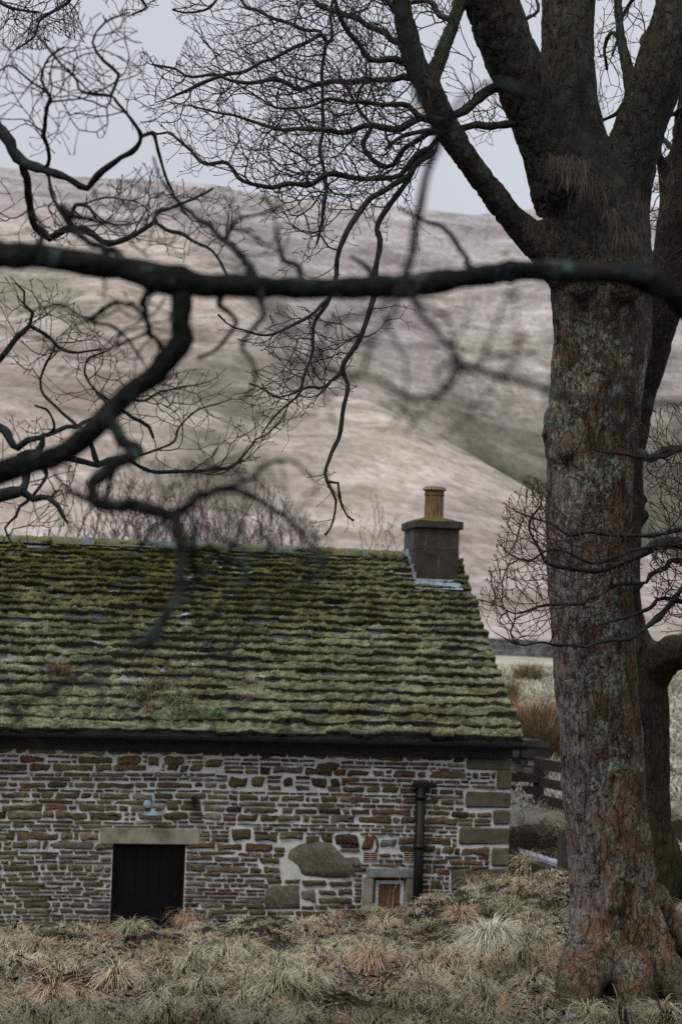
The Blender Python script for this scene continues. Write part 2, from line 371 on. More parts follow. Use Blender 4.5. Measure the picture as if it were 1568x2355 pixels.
def build_ground():
    ys = np.concatenate([np.linspace(-12, 8, 24), np.linspace(8.3, 24, 210), np.linspace(24.3, 60, 70), np.linspace(61, 110, 40),
                         np.linspace(111, 186, 70), np.linspace(187, 204, 40), np.linspace(205, 330, 110), np.linspace(335, 900, 12)])
    xs0 = np.linspace(-1, 1, 260)
    rows = []
    for y in ys:
        half = 9 + max(y, 0) * .55; cx = max(y, 0) * .19 + 1.5
        rows.append(cx + half * xs0 * (1 + .6 * xs0 ** 2) / 1.15)
    Xg = np.array(rows); Yg = np.repeat(ys[:, None], len(xs0), 1)
    Zg = ground(Xg, Yg)
    n, m = Xg.shape
    V = np.stack([Xg, Yg, Zg], -1).reshape(-1, 3)
    i = np.arange(n * m).reshape(n, m)
    Fq = np.stack([i[:-1, :-1], i[:-1, 1:], i[1:, 1:], i[1:, :-1]], -1).reshape(-1, 4)
    # colour of the ground cover, with haze painted in
    X = V[:, 0]; Y = V[:, 1]; Z = V[:, 2]
    p = xyz(X, Y, Z)
    straw = np.array([.41, .36, .32]); green = np.array([.22, .225, .18]); brown = np.array([.225, .18, .155]); pale = np.array([.42, .41, .34])
    a = sstep(-.15, .35, fbm(xyz(X, Y * .5, Z), .05, 5, 31)); b = sstep(0.05, .4, fbm(xyz(X, Y * .45, Z * .7), .11, 5, 47))
    c = straw[None] * np.ones((len(V), 1))
    far = sstep(150, 200, Y)[:, None]
    c = lerp(c, green[None], (a * .85)[:, None] * far)
    c = lerp(c, brown[None], (b * .8)[:, None] * (.2 + .8 * far))
    # dark green gully right of the spur
    gx = X - (Y * .235); gul = sstep(190, 196, Y) * (1 - sstep(238, 262, Y)) * sstep(-2, 8, gx)
    c = lerp(c, np.array([[.42, .395, .40]]), (.7 * sstep(225, 320, Y))[:, None])  # distance haze painted into the colour of the far slopes
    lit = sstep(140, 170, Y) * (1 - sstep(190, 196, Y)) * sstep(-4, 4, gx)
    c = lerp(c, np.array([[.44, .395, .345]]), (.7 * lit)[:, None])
    c = lerp(c, np.array([[.07, .08, .06]]), (gul * (.70 + .30 * sstep(-.2, .3, fbm(p, .1, 5, 77))))[:, None])
    # patchy hollow left of the middle, above the roof
    hol = np.exp(-(((X / np.maximum(Y, 1) - .115) / .035) ** 2)) * sstep(118, 135, Y) * (1 - sstep(190, 230, Y))
    c = lerp(c, np.array([[.13, .125, .09]]), (hol * .9 * sstep(-.25, .25, fbm(p, .12, 4, 58)))[:, None])
    spots = sstep(.30, .48, fbm(xyz(X, Y * .7, Z), .45, 3, 88)) * sstep(-.1, .3, fbm(xyz(X, Y, Z), .04, 2, 89)) * sstep(120, 135, Y)
    c = lerp(c, np.array([[.14, .115, .085]]), (.6 * spots)[:, None])
    near = (1 - sstep(95, 108, Y))[:, None]
    c = lerp(c, pale[None] * (.9 + .25 * fbm(p, .5, 4, 3))[:, None], near * sstep(22, 24, Y)[:, None])
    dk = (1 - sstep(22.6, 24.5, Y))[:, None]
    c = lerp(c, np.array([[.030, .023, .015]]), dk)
    # the haze on the far slopes is part of the vertex colour above
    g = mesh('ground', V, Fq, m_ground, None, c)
    tag(g, kind='structure', label='grassy ground running from the bank up the open hillside', cat='ground')
    return g
m_ground = material('hillside_turf', [(.28, G(.66)), (.5, G(1.0)), (.72, G(1.26))], 1.3, stretch=(1, .35, 1), usecol=True, bump=.6, bscale=4, dist=.2, rough=.95, detail=9, spec=.1)
def streak_ground(m):
    n = m.node_tree; L = n.links; b = n.nodes['Principled BSDF']; src = b.inputs['Base Color'].links[0].from_socket
    g = n.nodes.new('ShaderNodeNewGeometry'); cur = src
    for (st, sc_, lo, hi, ca, cb) in (((.055, .10, .22), 1.0, .38, .62, (.70, .68, .64), (1.14, 1.14, 1.15)), ((.22, .34, .5), 1.0, .36, .62, (.78, .75, .70), (1.12, 1.12, 1.12)), ((.02, .012, .03), 1.0, .45, .6, (.80, .80, .83), (1.03, 1.02, 1.01))):
        mp_ = n.nodes.new('ShaderNodeMapping'); mp_.inputs['Scale'].default_value = st; L.new(g.outputs['Position'], mp_.inputs[0])
        t = n.nodes.new('ShaderNodeTexNoise'); t.inputs['Scale'].default_value = sc_; t.inputs['Detail'].default_value = 9; t.inputs['Roughness'].default_value = .68; t.inputs['Distortion'].default_value = .6
        L.new(mp_.outputs[0], t.inputs[0]); rp = n.nodes.new('ShaderNodeValToRGB'); e = rp.color_ramp.elements
        e[0].position = lo; e[0].color = (*ca, 1); e[1].position = hi; e[1].color = (*cb, 1); L.new(t.outputs[0], rp.inputs[0])
        q = n.nodes.new('ShaderNodeMix'); q.data_type = 'RGBA'; q.blend_type = 'MULTIPLY'; q.inputs[0].default_value = 1; L.new(cur, q.inputs[6]); L.new(rp.outputs[0], q.inputs[7]); cur = q.outputs[2]
    L.new(cur, b.inputs['Base Color'])
streak_ground(m_ground)
build_ground()

# ------------------------------------------------------------------ cottage
WY = 22.0
X0, X1 = -5.0, 6.325           # wall ends
EY, EZ, RY, RZ = 21.80, 2.08, 25.2, 4.47
house = thing('stone_cottage', (0, WY, 0), 'low stone cottage with a mossy stone slab roof behind the grass bank', 'cottage')
def rect(u0, v0, u1, v1, Y=WY):
    a = PY(u0, v0, Y); b = PY(u1, v1, Y); return (min(a[0], b[0]), max(a[0], b[0]), min(a[2], b[2]), max(a[2], b[2]))
DOOR = (1.44, 2.31, -.8, .755)
LINT = (1.285, 2.47, .757, .945)
WIN = (4.62, 5.03, -.6, .43)       # opening between jambs
WJL = (4.50, 4.62, -.6, .385); WJR = (5.03, 5.155, -.6, .385); WL = (4.53, 5.15, .387, .495)
WIN = (4.62, 5.03, -.6, .387)
VENTS = [rect(836, 1960, 867, 1982), rect(929, 1960, 956, 1983)]
quoins = [(1070, 1821, 1175, 1860), (1133, 1862, 1175, 1899), (1054, 1902, 1175, 1945), (1129, 1949, 1175, 1995),
          (1036, 1998, 1175, 2050), (1142, 1768, 1175, 1817)]
quoins = [rect(*q) for q in quoins]
quoins = [(a, X1 + .006, c, d) for a, b, c, d in quoins] + [(5.62, X1 + .006, -.6, .20), (5.75, X1 + .006, 1.71, 1.86)]
b1 = [(646, 2016), (647, 1998), (650, 1978), (663, 1957), (688, 1942), (712, 1937), (738, 1936), (764, 1943), (780, 1960), (797, 1978), (812, 1992), (816, 2006), (806, 2018), (770, 2021), (728, 2020), (686, 2018)]
b2 = [(608, 2092), (610, 2050), (625, 2038), (688, 2037), (691, 2092)]
extra = [(596, 1972, 642, 1988, (.10, .085, .05)), (604, 1993, 642, 2010, (.12, .10, .065)), (612, 2020, 650, 2034, (.09, .08, .055)), (654, 2021, 690, 2034, (.12, .10, .07)), (694, 2024, 752, 2040, (.085, .075, .05)), (756, 2026, 812, 2040, (.10, .07, .05)),
    (732, 2046, 772, 2060, (.11, .09, .06)), (776, 2045, 812, 2060, (.07, .06, .045)), (732, 2065, 810, 2080, (.10, .09, .06)), (630, 1948, 656, 1962, (.09, .075, .05)),  # single big stones seen in the wall (u0,v0,u1,v1,colour)
    (770, 1918, 824, 1946, (.045, .028, .022)), (831, 1921, 860, 1957, (.10, .05, .04)), (872, 1930, 912, 1950, (.12, .13, .15)),
    (788, 1967, 828, 1996, (.15, .135, .13)), (694, 2044, 727, 2075, (.16, .15, .155)), (526, 1786, 570, 1812, (.08, .07, .035)),
    (578, 1786, 610, 1812, (.12, .11, .07)), (650, 1788, 676, 1812, (.06, .05, .03)), (716, 1788, 750, 1812, (.05, .045, .03)),
    (758, 1790, 782, 1812, (.04, .035, .025)), (268, 1737, 325, 1762, (.12, .095, .05)), (342, 1741, 368, 1766, (.11, .095, .06)),
    (180, 1739, 262, 1758, (.105, .095, .055)), (45, 1739, 105, 1758, (.12, .06, .04)), (726, 1752, 780, 1772, (.05, .043, .025)),
    (530, 1905, 578, 1935, (.075, .07, .045)), (585, 1918, 640, 1938, (.085, .08, .05)), (643, 1912, 700, 1932, (.11, .10, .075)),
    (470, 1745, 512, 1768, (.10, .085, .04)), (377, 1740, 425, 1760, (.11, .095, .06))]
stV, stF, stC = [], [], []
def add_stone(poly, col, proud=.026):
    """poly: list of (x,z), rounded stone face standing proud of the wall"""
    poly = np.array(poly, float); n = len(poly); c = poly.mean(0)
    base = sum(len(v) for v in stV)
    sz = min(np.ptp(poly[:, 0]), np.ptp(poly[:, 1]))
    V = []
    tilt = rng.normal(0, .05, 2)
    for ins, y in ((0.0, .012), (.06, -.35), (.22, -.8), (.52, -1.0)):
        d = c - poly; ln = np.linalg.norm(d, axis=1, keepdims=True)
        k = np.minimum(ins * min(sz, .13) * .9 / np.maximum(ln, 1e-6), .8) if ins < .5 else .55
        q = poly + d * k
        yy = WY + (y if y > 0 else y * proud) + ((q - c) @ tilt if y < 0 else 0) + rng.normal(0, .0022, n)
        V.append(np.stack([q[:, 0], yy, q[:, 1]], -1))
    V.append(np.array([[c[0], WY - proud * 1.0, c[1]]]))
    V = np.concatenate(V); stV.append(V)
    cc = np.tile(np.array(col), (len(V), 1)) * (1 + rng.normal(0, .10, (len(V), 1)))
    cc[:2 * n] *= .8
    stC.append(cc * [1.12, 1.02, .84])
    for r_ in range(3):
        for i in range(n):
            j = (i + 1) % n
            stF.append((base + r_ * n + i, base + r_ * n + j, base + (r_ + 1) * n + j, base + (r_ + 1) * n + i))
    for i in range(n): stF.append((base + 3 * n + i, base + 3 * n + (i + 1) % n, base + 4 * n))
def rounded(x0, x1, z0, z1, jit=.16, rr=.30):
    w_, h_ = x1 - x0, z1 - z0; r_ = rr * min(w_, h_) * rng.uniform(.5, 1.2); r_ = min(r_, .48 * min(w_, h_))
    pts = []
    nx = max(2, int(w_ / .045)); 
    for (cx, cz, a0) in ((x1 - r_, z0 + r_, -90), (x1 - r_, z1 - r_, 0), (x0 + r_, z1 - r_, 90), (x0 + r_, z0 + r_, 180)):
        for k in (0, 45, 90):
            a = math.radians(a0 + k); pts.append((cx + r_ * math.cos(a), cz + r_ * math.sin(a)))
        if a0 == 0:
            for k in range(1, nx): pts.append((x1 - r_ - (w_ - 2 * r_) * k / nx, z1))
        if a0 == 180:
            for k in range(1, nx): pts.append((x0 + r_ + (w_ - 2 * r_) * k / nx, z0))
    pts = np.array(pts); s = jit * max(min(h_, .12), .005)
    wob = rng.normal(0, abs(s) * .55, pts.shape); wob = (wob + np.roll(wob, 1, 0) + np.roll(wob, -1, 0)) / 1.7
    sh = rng.normal(0, .1) * h_      # skewed ends
    pts = pts + wob; pts[:, 0] += (pts[:, 1] - (z0 + z1) / 2) * rng.normal(0, .18)
    return pts
PAL = [((.115, .098, .058), 32), ((.145, .125, .082), 22), ((.085, .072, .042), 18), ((.17, .155, .12), 9), ((.13, .085, .055), 6),
       ((.14, .07, .042), 3), ((.05, .043, .033), 7), ((.135, .125, .125), 6), ((.19, .15, .11), 4)]
PW = np.array([w_ for _, w_ in PAL], float); PW /= PW.sum()
def pick(x, z):
    k = rng.choice(len(PAL), p=PW); c = np.array(PAL[k][0]) * rng.uniform(.75, 1.25)
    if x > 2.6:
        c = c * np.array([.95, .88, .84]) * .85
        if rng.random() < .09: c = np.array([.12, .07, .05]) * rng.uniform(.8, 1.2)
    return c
feat = [DOOR, LINT, WJL, WIN, WJR, WL] + VENTS + quoins
BOUL = []
for b_ in (b1, b2):
    q = np.array([PY(u, v, WY)[[0, 2]] for u, v in b_]); BOUL.append(q)
    add_stone(q, (.125, .13, .115), .03)
for e_ in extra:
    rc = rect(*e_[:4]); feat.append(rc); add_stone(rounded(rc[0] + .006, rc[1] - .006, rc[2] + .006, rc[3] - .006, .14), e_[4])
z = -.62
while z < 1.87:
    hgt = rng.choice([.045, .055, .07, .085, .105, .13], p=[.22, .26, .22, .15, .10, .05])
    if z + hgt > 1.86: hgt = max(1.93 - z, .05)
    joint = rng.uniform(.013, .022)
    segs = [(X0, X1 - .01)]
    rowf = list(feat)
    for q in BOUL:
        zz_ = np.clip(np.linspace(z + .1 * hgt, z + .9 * hgt, 3), q[:, 1].min() + .004, q[:, 1].max() - .004); xs_ = []
        if z + hgt < q[:, 1].min() + .3 * hgt or z > q[:, 1].max() - .3 * hgt: continue
        for zk in zz_:
            for i_ in range(len(q)):
                p0_, p1_ = q[i_], q[(i_ + 1) % len(q)]
                if (p0_[1] - zk) * (p1_[1] - zk) <= 0 and p0_[1] != p1_[1]: xs_.append(p0_[0] + (p1_[0] - p0_[0]) * (zk - p0_[1]) / (p1_[1] - p0_[1]))
        if len(xs_) > 1: rowf.append((min(xs_) + .012, max(xs_) - .012, z, z + hgt))
    for (a, b, c, d) in rowf:
        ov = min(d, z + hgt) - max(c, z)
        if ov > .28 * hgt:
            ns = []
            for s0, s1 in segs:
                if b < s0 or a > s1: ns.append((s0, s1)); continue
                gp = .001 if (a, b) == DOOR[:2] else .010
                if a - .02 > s0: ns.append((s0, a - gp))
                if b + .02 < s1: ns.append((b + gp, s1))
            segs = ns
    for s0, s1 in segs:
        x = s0
        while x < s1 - .03:
            wd = float(np.clip(rng.lognormal(math.log(.19), .55), .05, .5)) * (.75 + 3.4 * hgt)
            if x + wd > s1 - .06: wd = s1 - x
            wave = .018 * vnoise(xyz(x, z * .3), 1.4, 8)
            za, zb = z + wave, z + hgt + wave
            if hgt > .085 and wd < .3 and rng.random() < .28:      # two thin stones in the height of one
                zm = (za + zb) / 2 + rng.normal(0, .006)
                for q0, q1 in ((za, zm), (zm, zb)):
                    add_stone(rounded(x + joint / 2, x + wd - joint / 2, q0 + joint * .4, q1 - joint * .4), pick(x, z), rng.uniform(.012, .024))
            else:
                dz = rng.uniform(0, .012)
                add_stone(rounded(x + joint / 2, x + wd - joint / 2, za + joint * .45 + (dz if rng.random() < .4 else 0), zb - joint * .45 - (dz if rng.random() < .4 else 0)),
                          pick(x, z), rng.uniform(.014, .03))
            x += wd
    z += hgt
V = np.concatenate(stV)
wall = mesh('wall', V, stF, m_stone, house, np.concatenate(stC))
# mortar bed: a wall body with the two openings left out
mb = MB()
holes = [DOOR, WIN]
xs = sorted({X0, X1, *[h[0] for h in holes], *[h[1] for h in holes]})
mv = []; mf = []
def panel(x0, x1, z0, z1, st=.05):
    nx = max(2, int((x1 - x0) / st) + 1); nz_ = max(2, int((z1 - z0) / st) + 1)
    gx, gz = np.meshgrid(np.linspace(x0, x1, nx), np.linspace(z0, z1, nz_))
    dy = .005 * fbm(xyz(gx, gz, 0), 9, 3, 4)
    b = sum(len(a) for a in mv); mv.append(np.stack([gx, WY + dy, gz], -1).reshape(-1, 3))
    i = np.arange(nx * nz_).reshape(nz_, nx) + b
    mf.append(np.stack([i[:-1, :-1], i[:-1, 1:], i[1:, 1:], i[1:, :-1]], -1).reshape(-1, 4))
for a, b in zip(xs[:-1], xs[1:]):
    hh = [h for h in holes if h[0] <= a + 1e-6 and h[1] >= b - 1e-6]
    if hh: panel(a, b, hh[0][3], 1.98)
    else: panel(a, b, -.8, 1.98)
mesh('mortar', np.concatenate(mv), np.concatenate(mf), m_mortar, wall)
# gable ends, back wall (rough rendered stone)
mb = MB()
for xg, s in ((X1, 1), (X0, -1)):
    a, b = (xg - .35, xg - .003) if s > 0 else (xg + .003, xg + .35)
    V = []; Fc = []
    prof = [(WY + .03, -.8), (WY + .03, 1.98), (RY, RZ - .12), (2 * RY - WY, 1.98), (2 * RY - WY, -.8)]
    V = [(a, y, z_) for y, z_ in prof] + [(b, y, z_) for y, z_ in prof]
    n = 5; Fc = [tuple(range(n)), tuple(range(n, 2 * n))[::-1]] + [(i, i + n, (i + 1) % n + n, (i + 1) % n) for i in range(n)]
    mb.add(V, Fc, (1, 1, 1))
mb.box(X0 + .35, X1 - .35, 2 * RY - WY - .35, 2 * RY - WY - .003, -.8, 1.98)
gable_m = material('rough_gable_stone', [(.3, (.05, .045, .03)), (.5, (.13, .115, .08)), (.7, (.2, .185, .16))], 9, stretch=(1, 1, 2.5), bump=.8, bscale=14, dist=.03)
mb.build('gable_wall', gable_m, house)
# quoins, lintel, window surround
mb = MB()
for k, (a, b, c, d) in enumerate(quoins):
    t = rng.uniform(.32, .52); mb.box(a + .008, b, WY - .022 - rng.uniform(0, .008), WY + .3, c + .008, d - .006, .02, (t * .92, t * .9, t * .74), .007)
mb.build('quoin', m_dressed, wall)
mb = MB(); a, b, c, d = LINT; mb.box(a, b, WY - .034, WY + .2, c, d, .006, (1.25, 1.24, 1.2), .002)
door = mesh('door', *(lambda q: (q.v, q.f))((lambda q: (q.box(DOOR[0], DOOR[1], WY + .10, WY + .14, -.8, DOOR[3]), q)[1])(MB())), m_door, house, None, False)
mb.build('lintel', m_dressed, door)
# planks of the door
mb = MB()
for k in range(6):
    w_ = (DOOR[1] - DOOR[0]) / 6; mb.box(DOOR[0] + k * w_ + .001, DOOR[0] + (k + 1) * w_ - .001, WY + .088, WY + .101, -.8, DOOR[3] - .03, .003)
mb.build('door_plank', m_door, door)
mb = MB(); mb.box(DOOR[0] - .0, DOOR[0] + .012, WY + .0, WY + .088, -.8, DOOR[3]); mb.box(DOOR[1] - .012, DOOR[1], WY, WY + .088, -.8, DOOR[3])
mb.box(DOOR[0], DOOR[1], WY + .0, WY + .088, DOOR[3] - .008, DOOR[3] + .001)
mb.build('door_frame', m_blackboard, door)
mb = MB(); mb.tube([(2.22, WY + .07, .05), (2.22, WY + .06, .12), (2.22, WY + .07, .19)], .008, 6); mb.build('handle', m_black, door)
mb = MB()
greyb = (.95, 1.0, 1.08)
mb.box(WL[0], WL[1], WY - .04, WY + .2, WL[2], WL[3], .008, (.85, .92, 1.05), .003)
mb.box(WJL[0], WJL[1], WY - .03, WY + .2, WJL[2], WJL[3], .008, (1.0, 1.0, .95), .003)
mb.box(WJR[0], WJR[1], WY - .03, WY + .2, WJR[2], WJR[3], .008, (.8, .8, .8), .003)
mbw = MB(); fx0, fx1, fz1 = WIN[0] + .035, WIN[1] - .01, WIN[3] - .045
t = .044
mbw.box(fx0, fx0 + t, WY + .035, WY + .085, -.6, fz1, .004); mbw.box(fx1 - t, fx1, WY + .035, WY + .085, -.6, fz1, .004)
mbw.box(fx0 + t, fx1 - t, WY + .035, WY + .085, fz1 - t, fz1, .004)
window = mbw.build('window', m_white, house)
mb.build('window_surround', m_dressed, window)
mb = MB(); mb.box(WIN[0], WIN[0] + .035, WY + .02, WY + .13, -.6, WIN[3]); mb.box(WIN[0] + .035, WIN[1], WY + .1, WY + .13, fz1 + .001, WIN[3])
mb.build('inner_frame', m_brown, window)
mb = MB(); mb.box(fx0 + t, fx1 - t, WY + .06, WY + .075, -.6, fz1 - t); mb.build('pane', m_brown, window)
for a, b, c, d in VENTS:
    mb = MB(); mb.box(a, b, WY - .002, WY + .02, c, d)
    v_ = mb.build('vent', m_blackboard, house)
    mb = MB(); mid = (a + b) / 2
    for k in range(5):
        zz = c + (d - c) * (k + .0) / 4.4; mb.box(a, b, WY - .016, WY - .002, zz, zz + .011, .002)
    mb.box(mid - .006, mid + .006, WY - .0165, WY - .003, c, d)
    mb.build('grille', m_terracotta, v_)
# downpipe
pa = PY(957, 1812, WY - .09); pb = PY(979, 1812, WY - .09); xc = (pa[0] + pb[0]) / 2; pr = (pb[0] - pa[0]) / 2
mb = MB(); mb.lathe(xc, WY - .085, [(pr, -.6), (pr, pa[2])], 16)
for zz in (.1, .75, 1.35): mb.lathe(xc, WY - .085, [(pr * 1.2, zz), (pr * 1.2, zz + .05)], 16)
dp = mb.build('downpipe', m_black, house, True)
mb = MB(); a = PY(950, 1812, WY - .09); b = PY(1003, 1803, WY - .09)
mb.box(a[0], b[0], WY - .14, WY - .03, a[2] - .0, a[2] + .06, .008); mb.build('hopper', m_black, dp)
# wall lamp: swan neck bracket with a flat enamel shade
lx = 1.885; lz = 1.14
mb = MB(); mb.lathe(lx, WY - .19, [(.022, lz + .055), (.03, lz + .03), (.05, lz + .012), (.117, lz - .008), (.12, lz - .018)], 24)
lamp = mb.build('wall_lamp', m_blue, house, True)
mb = MB()
mb.tube([(lx, WY - .19, lz + .05), (lx, WY - .185, lz + .15), (lx - .0, WY - .14, lz + .20), (lx - .03, WY - .06, lz + .17), (lx - .055, WY - .02, lz + .1)], .011, 8)
mb.tube([(lx + .002, WY - .19, lz + .02), (lx + .002, WY - .19, lz + .20)], .013, 8)
mb.build('bracket', m_blue, lamp, True)
mb = MB()
V = []; n = 16
for y, r_ in ((WY - .005, .052), (WY - .05, .052), (WY - .062, .04)):
    for k in range(n): V.append((lx - .055 + r_ * math.cos(2 * math.pi * k / n), y, lz + .09 + r_ * math.sin(2 * math.pi * k / n)))
Fc = [(r_ * n + k, r_ * n + (k + 1) % n, (r_ + 1) * n + (k + 1) % n, (r_ + 1) * n + k) for r_ in range(2) for k in range(n)] + [tuple(range(2 * n, 3 * n))]
mb.add(V, Fc); mb.build('junction_box', m_lead, lamp, True)
mb = MB(); mb.lathe(lx, WY - .19, [(.03, lz - .075), (.038, lz - .05), (.03, lz - .018)], 12); mb.build('bulb_guard', m_lead, lamp, True)
a = PY(446, 1845, WY - .03)
mb = MB(); mb.box(a[0] - .03, a[0] + .03, WY - .10, WY + .01, a[2] - .02, a[2] + .07, .01); mb.box(a[0] - .022, a[0] + .022, WY - .12, WY - .03, a[2] - .06, a[2] - .025, .008)
mb.build('floodlight', m_black, house)
a = PY(433, 1783, WY)
mb = MB(); mb.box(a[0] - .02, a[0] + .02, WY - .045, WY, a[2] - .02, a[2] + .02, .005); mb.build('alarm_sensor', m_lead, house)

# roof: one dense surface, courses of stone slabs diminishing towards the ridge
LR = math.hypot(RY - EY, RZ - EZ); ux, uz = (RY - EY) / LR, (RZ - EZ) / LR
RX1 = 6.40
edges = [0]; k = 0; nC = 25
wts = np.linspace(1.35, .62, nC); wts = wts / wts.sum() * LR
edges = np.concatenate([[0], np.cumsum(wts)])
NXR = 900
xr = np.linspace(X0 - .1, RX1, NXR)
S = []; Hh = []; CI = []; TT = []
for c in range(nC):
    s0, s1 = edges[c], edges[c + 1]
    for t in (0.0, .02, .06, .12, .2, .3, .42, .55, .68, .8, .9, .97):
        S.append(s0 + t * (s1 - s0)); CI.append(c); TT.append(t)
S = np.array(S); CI = np.array(CI); TT = np.array(TT)
XX, SS = np.meshgrid(xr, S); CC = np.repeat(CI[:, None], NXR, 1); TM = np.repeat(TT[:, None], NXR, 1)
pitch = wts[CI][:, None]
# wavering course line and slabs of different thickness
lineoff = .010 * fbm(xyz(XX, CC * 3.7, 0), 1.1, 3, 14) + .020 * fbm(xyz(XX, CC * 7.3, 0), 9.0, 4, 15)
slabrand = np.zeros_like(XX)
for c in range(nC):
    xs_ = X0 - .5; row = CI == c; vals = np.zeros(NXR)
    while xs_ < RX1 + 1:
        w_ = rng.uniform(.25, .6) * (1.15 - c * .02); sel = (xr >= xs_) & (xr < xs_ + w_); vals[sel] = rng.uniform(-1, 1); xs_ += w_
    slabrand[row] = vals[None]
lineoff = lineoff + .012 * slabrand
edge_h = .060 * (1 + .3 * slabrand + .3 * vnoise(xyz(XX, CC * 2.3, 0), 2.7, 18)) * (.7 + .3 * pitch / wts[0]) * (1 - .45 * sstep(1.5, .4, SS) * sstep(3.2, 1.5, XX))
prof = edge_h * (1 - TM) ** .8
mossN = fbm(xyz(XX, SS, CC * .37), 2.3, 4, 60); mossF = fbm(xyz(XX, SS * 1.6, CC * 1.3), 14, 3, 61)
cover = np.clip(.75 + 1.5 * mossN + .9 * fbm(xyz(XX, SS * 2.5, 0), 5, 2, 66), 0, 1)        # 0 = bare wet slab
bare = sstep(.62, .75, vnoise(xyz(XX, SS * 3.6, CC * 2.1), 3.4, 71) * .55 + .52 * vnoise(xyz(XX, SS * 2, CC), 7, 72)  + .19) * sstep(.15, .35, TM)
lowpart = sstep(1.35, .3, SS)
bare = bare * (1 - .93 * sstep(1.5, .5, SS)) * (1 - .7 * sstep(4.6, 5.6, XX))
cover = cover * (1 - bare)
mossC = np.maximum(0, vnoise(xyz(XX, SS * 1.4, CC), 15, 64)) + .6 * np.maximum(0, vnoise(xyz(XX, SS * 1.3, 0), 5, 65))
mossH = (.022 + .030 * mossF + .014 * mossN + .040 * mossC + .014 * vnoise(xyz(XX, SS, 0), 38, 62)) * (.35 + .65 * cover) * (1 - .8 * bare) * (.55 + .45 * sstep(0, .18, TM))
bulge = np.exp(-((TM - .22) / .2) ** 2) * .012
Hn = prof + mossH + bulge * cover - .004
# lower lip: moss drops over the edge
SSd = SS + lineoff * 1.0 * (1 - TM) - (TM == 0) * .0
Hn[TM == 0] = (-.022 + 0 * Hn)[TM == 0]
SSd[TM == 0] += .008
sag = -.03 * np.sin(np.clip((XX - X0) / (RX1 - X0), 0, 1) * math.pi) * 0
edgeX = XX + np.where(XX > RX1 - .02, .025 * vnoise(xyz(CC * 5.1, 0, 0), 1, 9) + .02 * slabrand, 0)
Yr = EY + SSd * ux - Hn * uz; Zr = EZ + SSd * uz + Hn * ux
V = np.stack([edgeX, Yr, Zr], -1).reshape(-1, 3)
n, m = XX.shape; i = np.arange(n * m).reshape(n, m)
Fq = np.stack([i[:-1, :-1], i[:-1, 1:], i[1:, 1:], i[1:, :-1]], -1).reshape(-1, 4)
# colours
ygreen = np.array([.088, .088, .026]); pgreen = np.array([.165, .172, .102]); brown_ = np.array([.10, .07, .022]); slate = np.array([.42, .45, .52]); dslate = np.array([.03, .035, .035])
up = sstep(1.2, 3.4, SS) * (1 - .55 * sstep(3.0, 5.5, XX)) + .25 * fbm(xyz(XX, SS, 0), 1.2, 3, 90)
c = lerp(pgreen, ygreen, np.clip(up, 0, 1)[..., None])
c = lerp(c, brown_, (.5 * sstep(.15, .5, fbm(xyz(XX, SS * 1.5, 0), 1.5, 4, 93)))[..., None])
c = c * ((.34 + .80 * sstep(-.35, .45, mossF + .5 * mossC)) * (.72 + .5 * sstep(-.4, .4, fbm(xyz(XX, SS * 1.8, 0), 3.1, 3, 95))))[..., None]  # shade in the moss hollows painted into the colour
c = lerp(c, np.where(slabrand[..., None] > -.3, slate, slate * .55), bare[..., None])
dark = np.exp(-(TM / .055) ** 2) * .95 + .5 * sstep(.86, .99, TM)  # shadow gaps at the course edges, painted into the colour
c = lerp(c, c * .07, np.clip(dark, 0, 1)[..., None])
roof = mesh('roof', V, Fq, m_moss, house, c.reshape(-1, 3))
# slab bodies under the moss, seen at the verge and the eave; rear slope
mb = MB()
for k in range(nC):
    s0, s1 = edges[k], min(edges[k + 1] + .06, LR)
    y0_, z0_ = EY + s0 * ux, EZ + s0 * uz; y1_, z1_ = EY + s1 * ux, EZ + s1 * uz
    xe = RX1 - .01 + rng.uniform(-.03, .03); th = .035
    V = []
    for x in (X0 - .1, xe):
        V += [(x, y0_ + .012, z0_ - .03), (x, y0_ + .0, z0_ + th), (x, y1_, z1_ - .005), (x, y1_, z1_ - .05)]
    mb.add(V, [(0, 1, 2, 3), (7, 6, 5, 4), (0, 4, 5, 1), (1, 5, 6, 2), (2, 6, 7, 3), (3, 7, 4, 0)], (.03, .03, .03) if k == 0 else (.10, .12, .15))
m_slab = material('stone_slab', [(.3, G(.5)), (.6, G(1.2))], 7, usecol=True, bump=.5, rough=.5, spec=.4)
mb.build('roof_slab', m_slab, roof)
mb = MB(); V = []
for x in (X0 - .1, RX1): V += [(x, RY, RZ + .02), (x, 2 * RY - EY, EZ + .02), (x, 2 * RY - EY, EZ - .03), (x, RY, RZ - .04)]
mb.add(V, [(0, 1, 2, 3), (7, 6, 5, 4), (0, 4, 5, 1), (1, 5, 6, 2), (2, 6, 7, 3), (3, 7, 4, 0)], (.1, .11, .05))
mb.build('rear_slope', m_slab, roof)
# ridge stones
rv = []; x = X0 - .1; V = []; Fc = []; Cc = []
na = 9
xs_ = np.arange(X0 - .1, 5.60, .02)
a_ = np.linspace(-1.25, 1.25, na)
seg = (xs_ // .62); off = np.array([math.sin(s_ * 12.9) * .008 for s_ in seg]); jt = (np.abs((xs_ % .62) - .31) > .295)
for ai in a_:
    nn = vnoise(xyz(xs_, ai * .3, 0), 9, 33) * .010 + vnoise(xyz(xs_, ai * .3, 0), 30, 34) * .006
    rr = .15 + nn + off - .03 * jt
    V.append(np.stack([xs_, RY + .9 * rr * math.sin(ai) + 0 * xs_, RZ - .07 + rr * math.cos(ai)], -1))
    mk = sstep(-.4, .2, vnoise(xyz(xs_, ai * .35, 3), 7, 35))[:, None]
    Cc.append(lerp(np.array([[.13, .15, .16]]), np.array([[.13, .13, .06]]), mk) * (.25 + .75 * (1 - jt))[:, None])
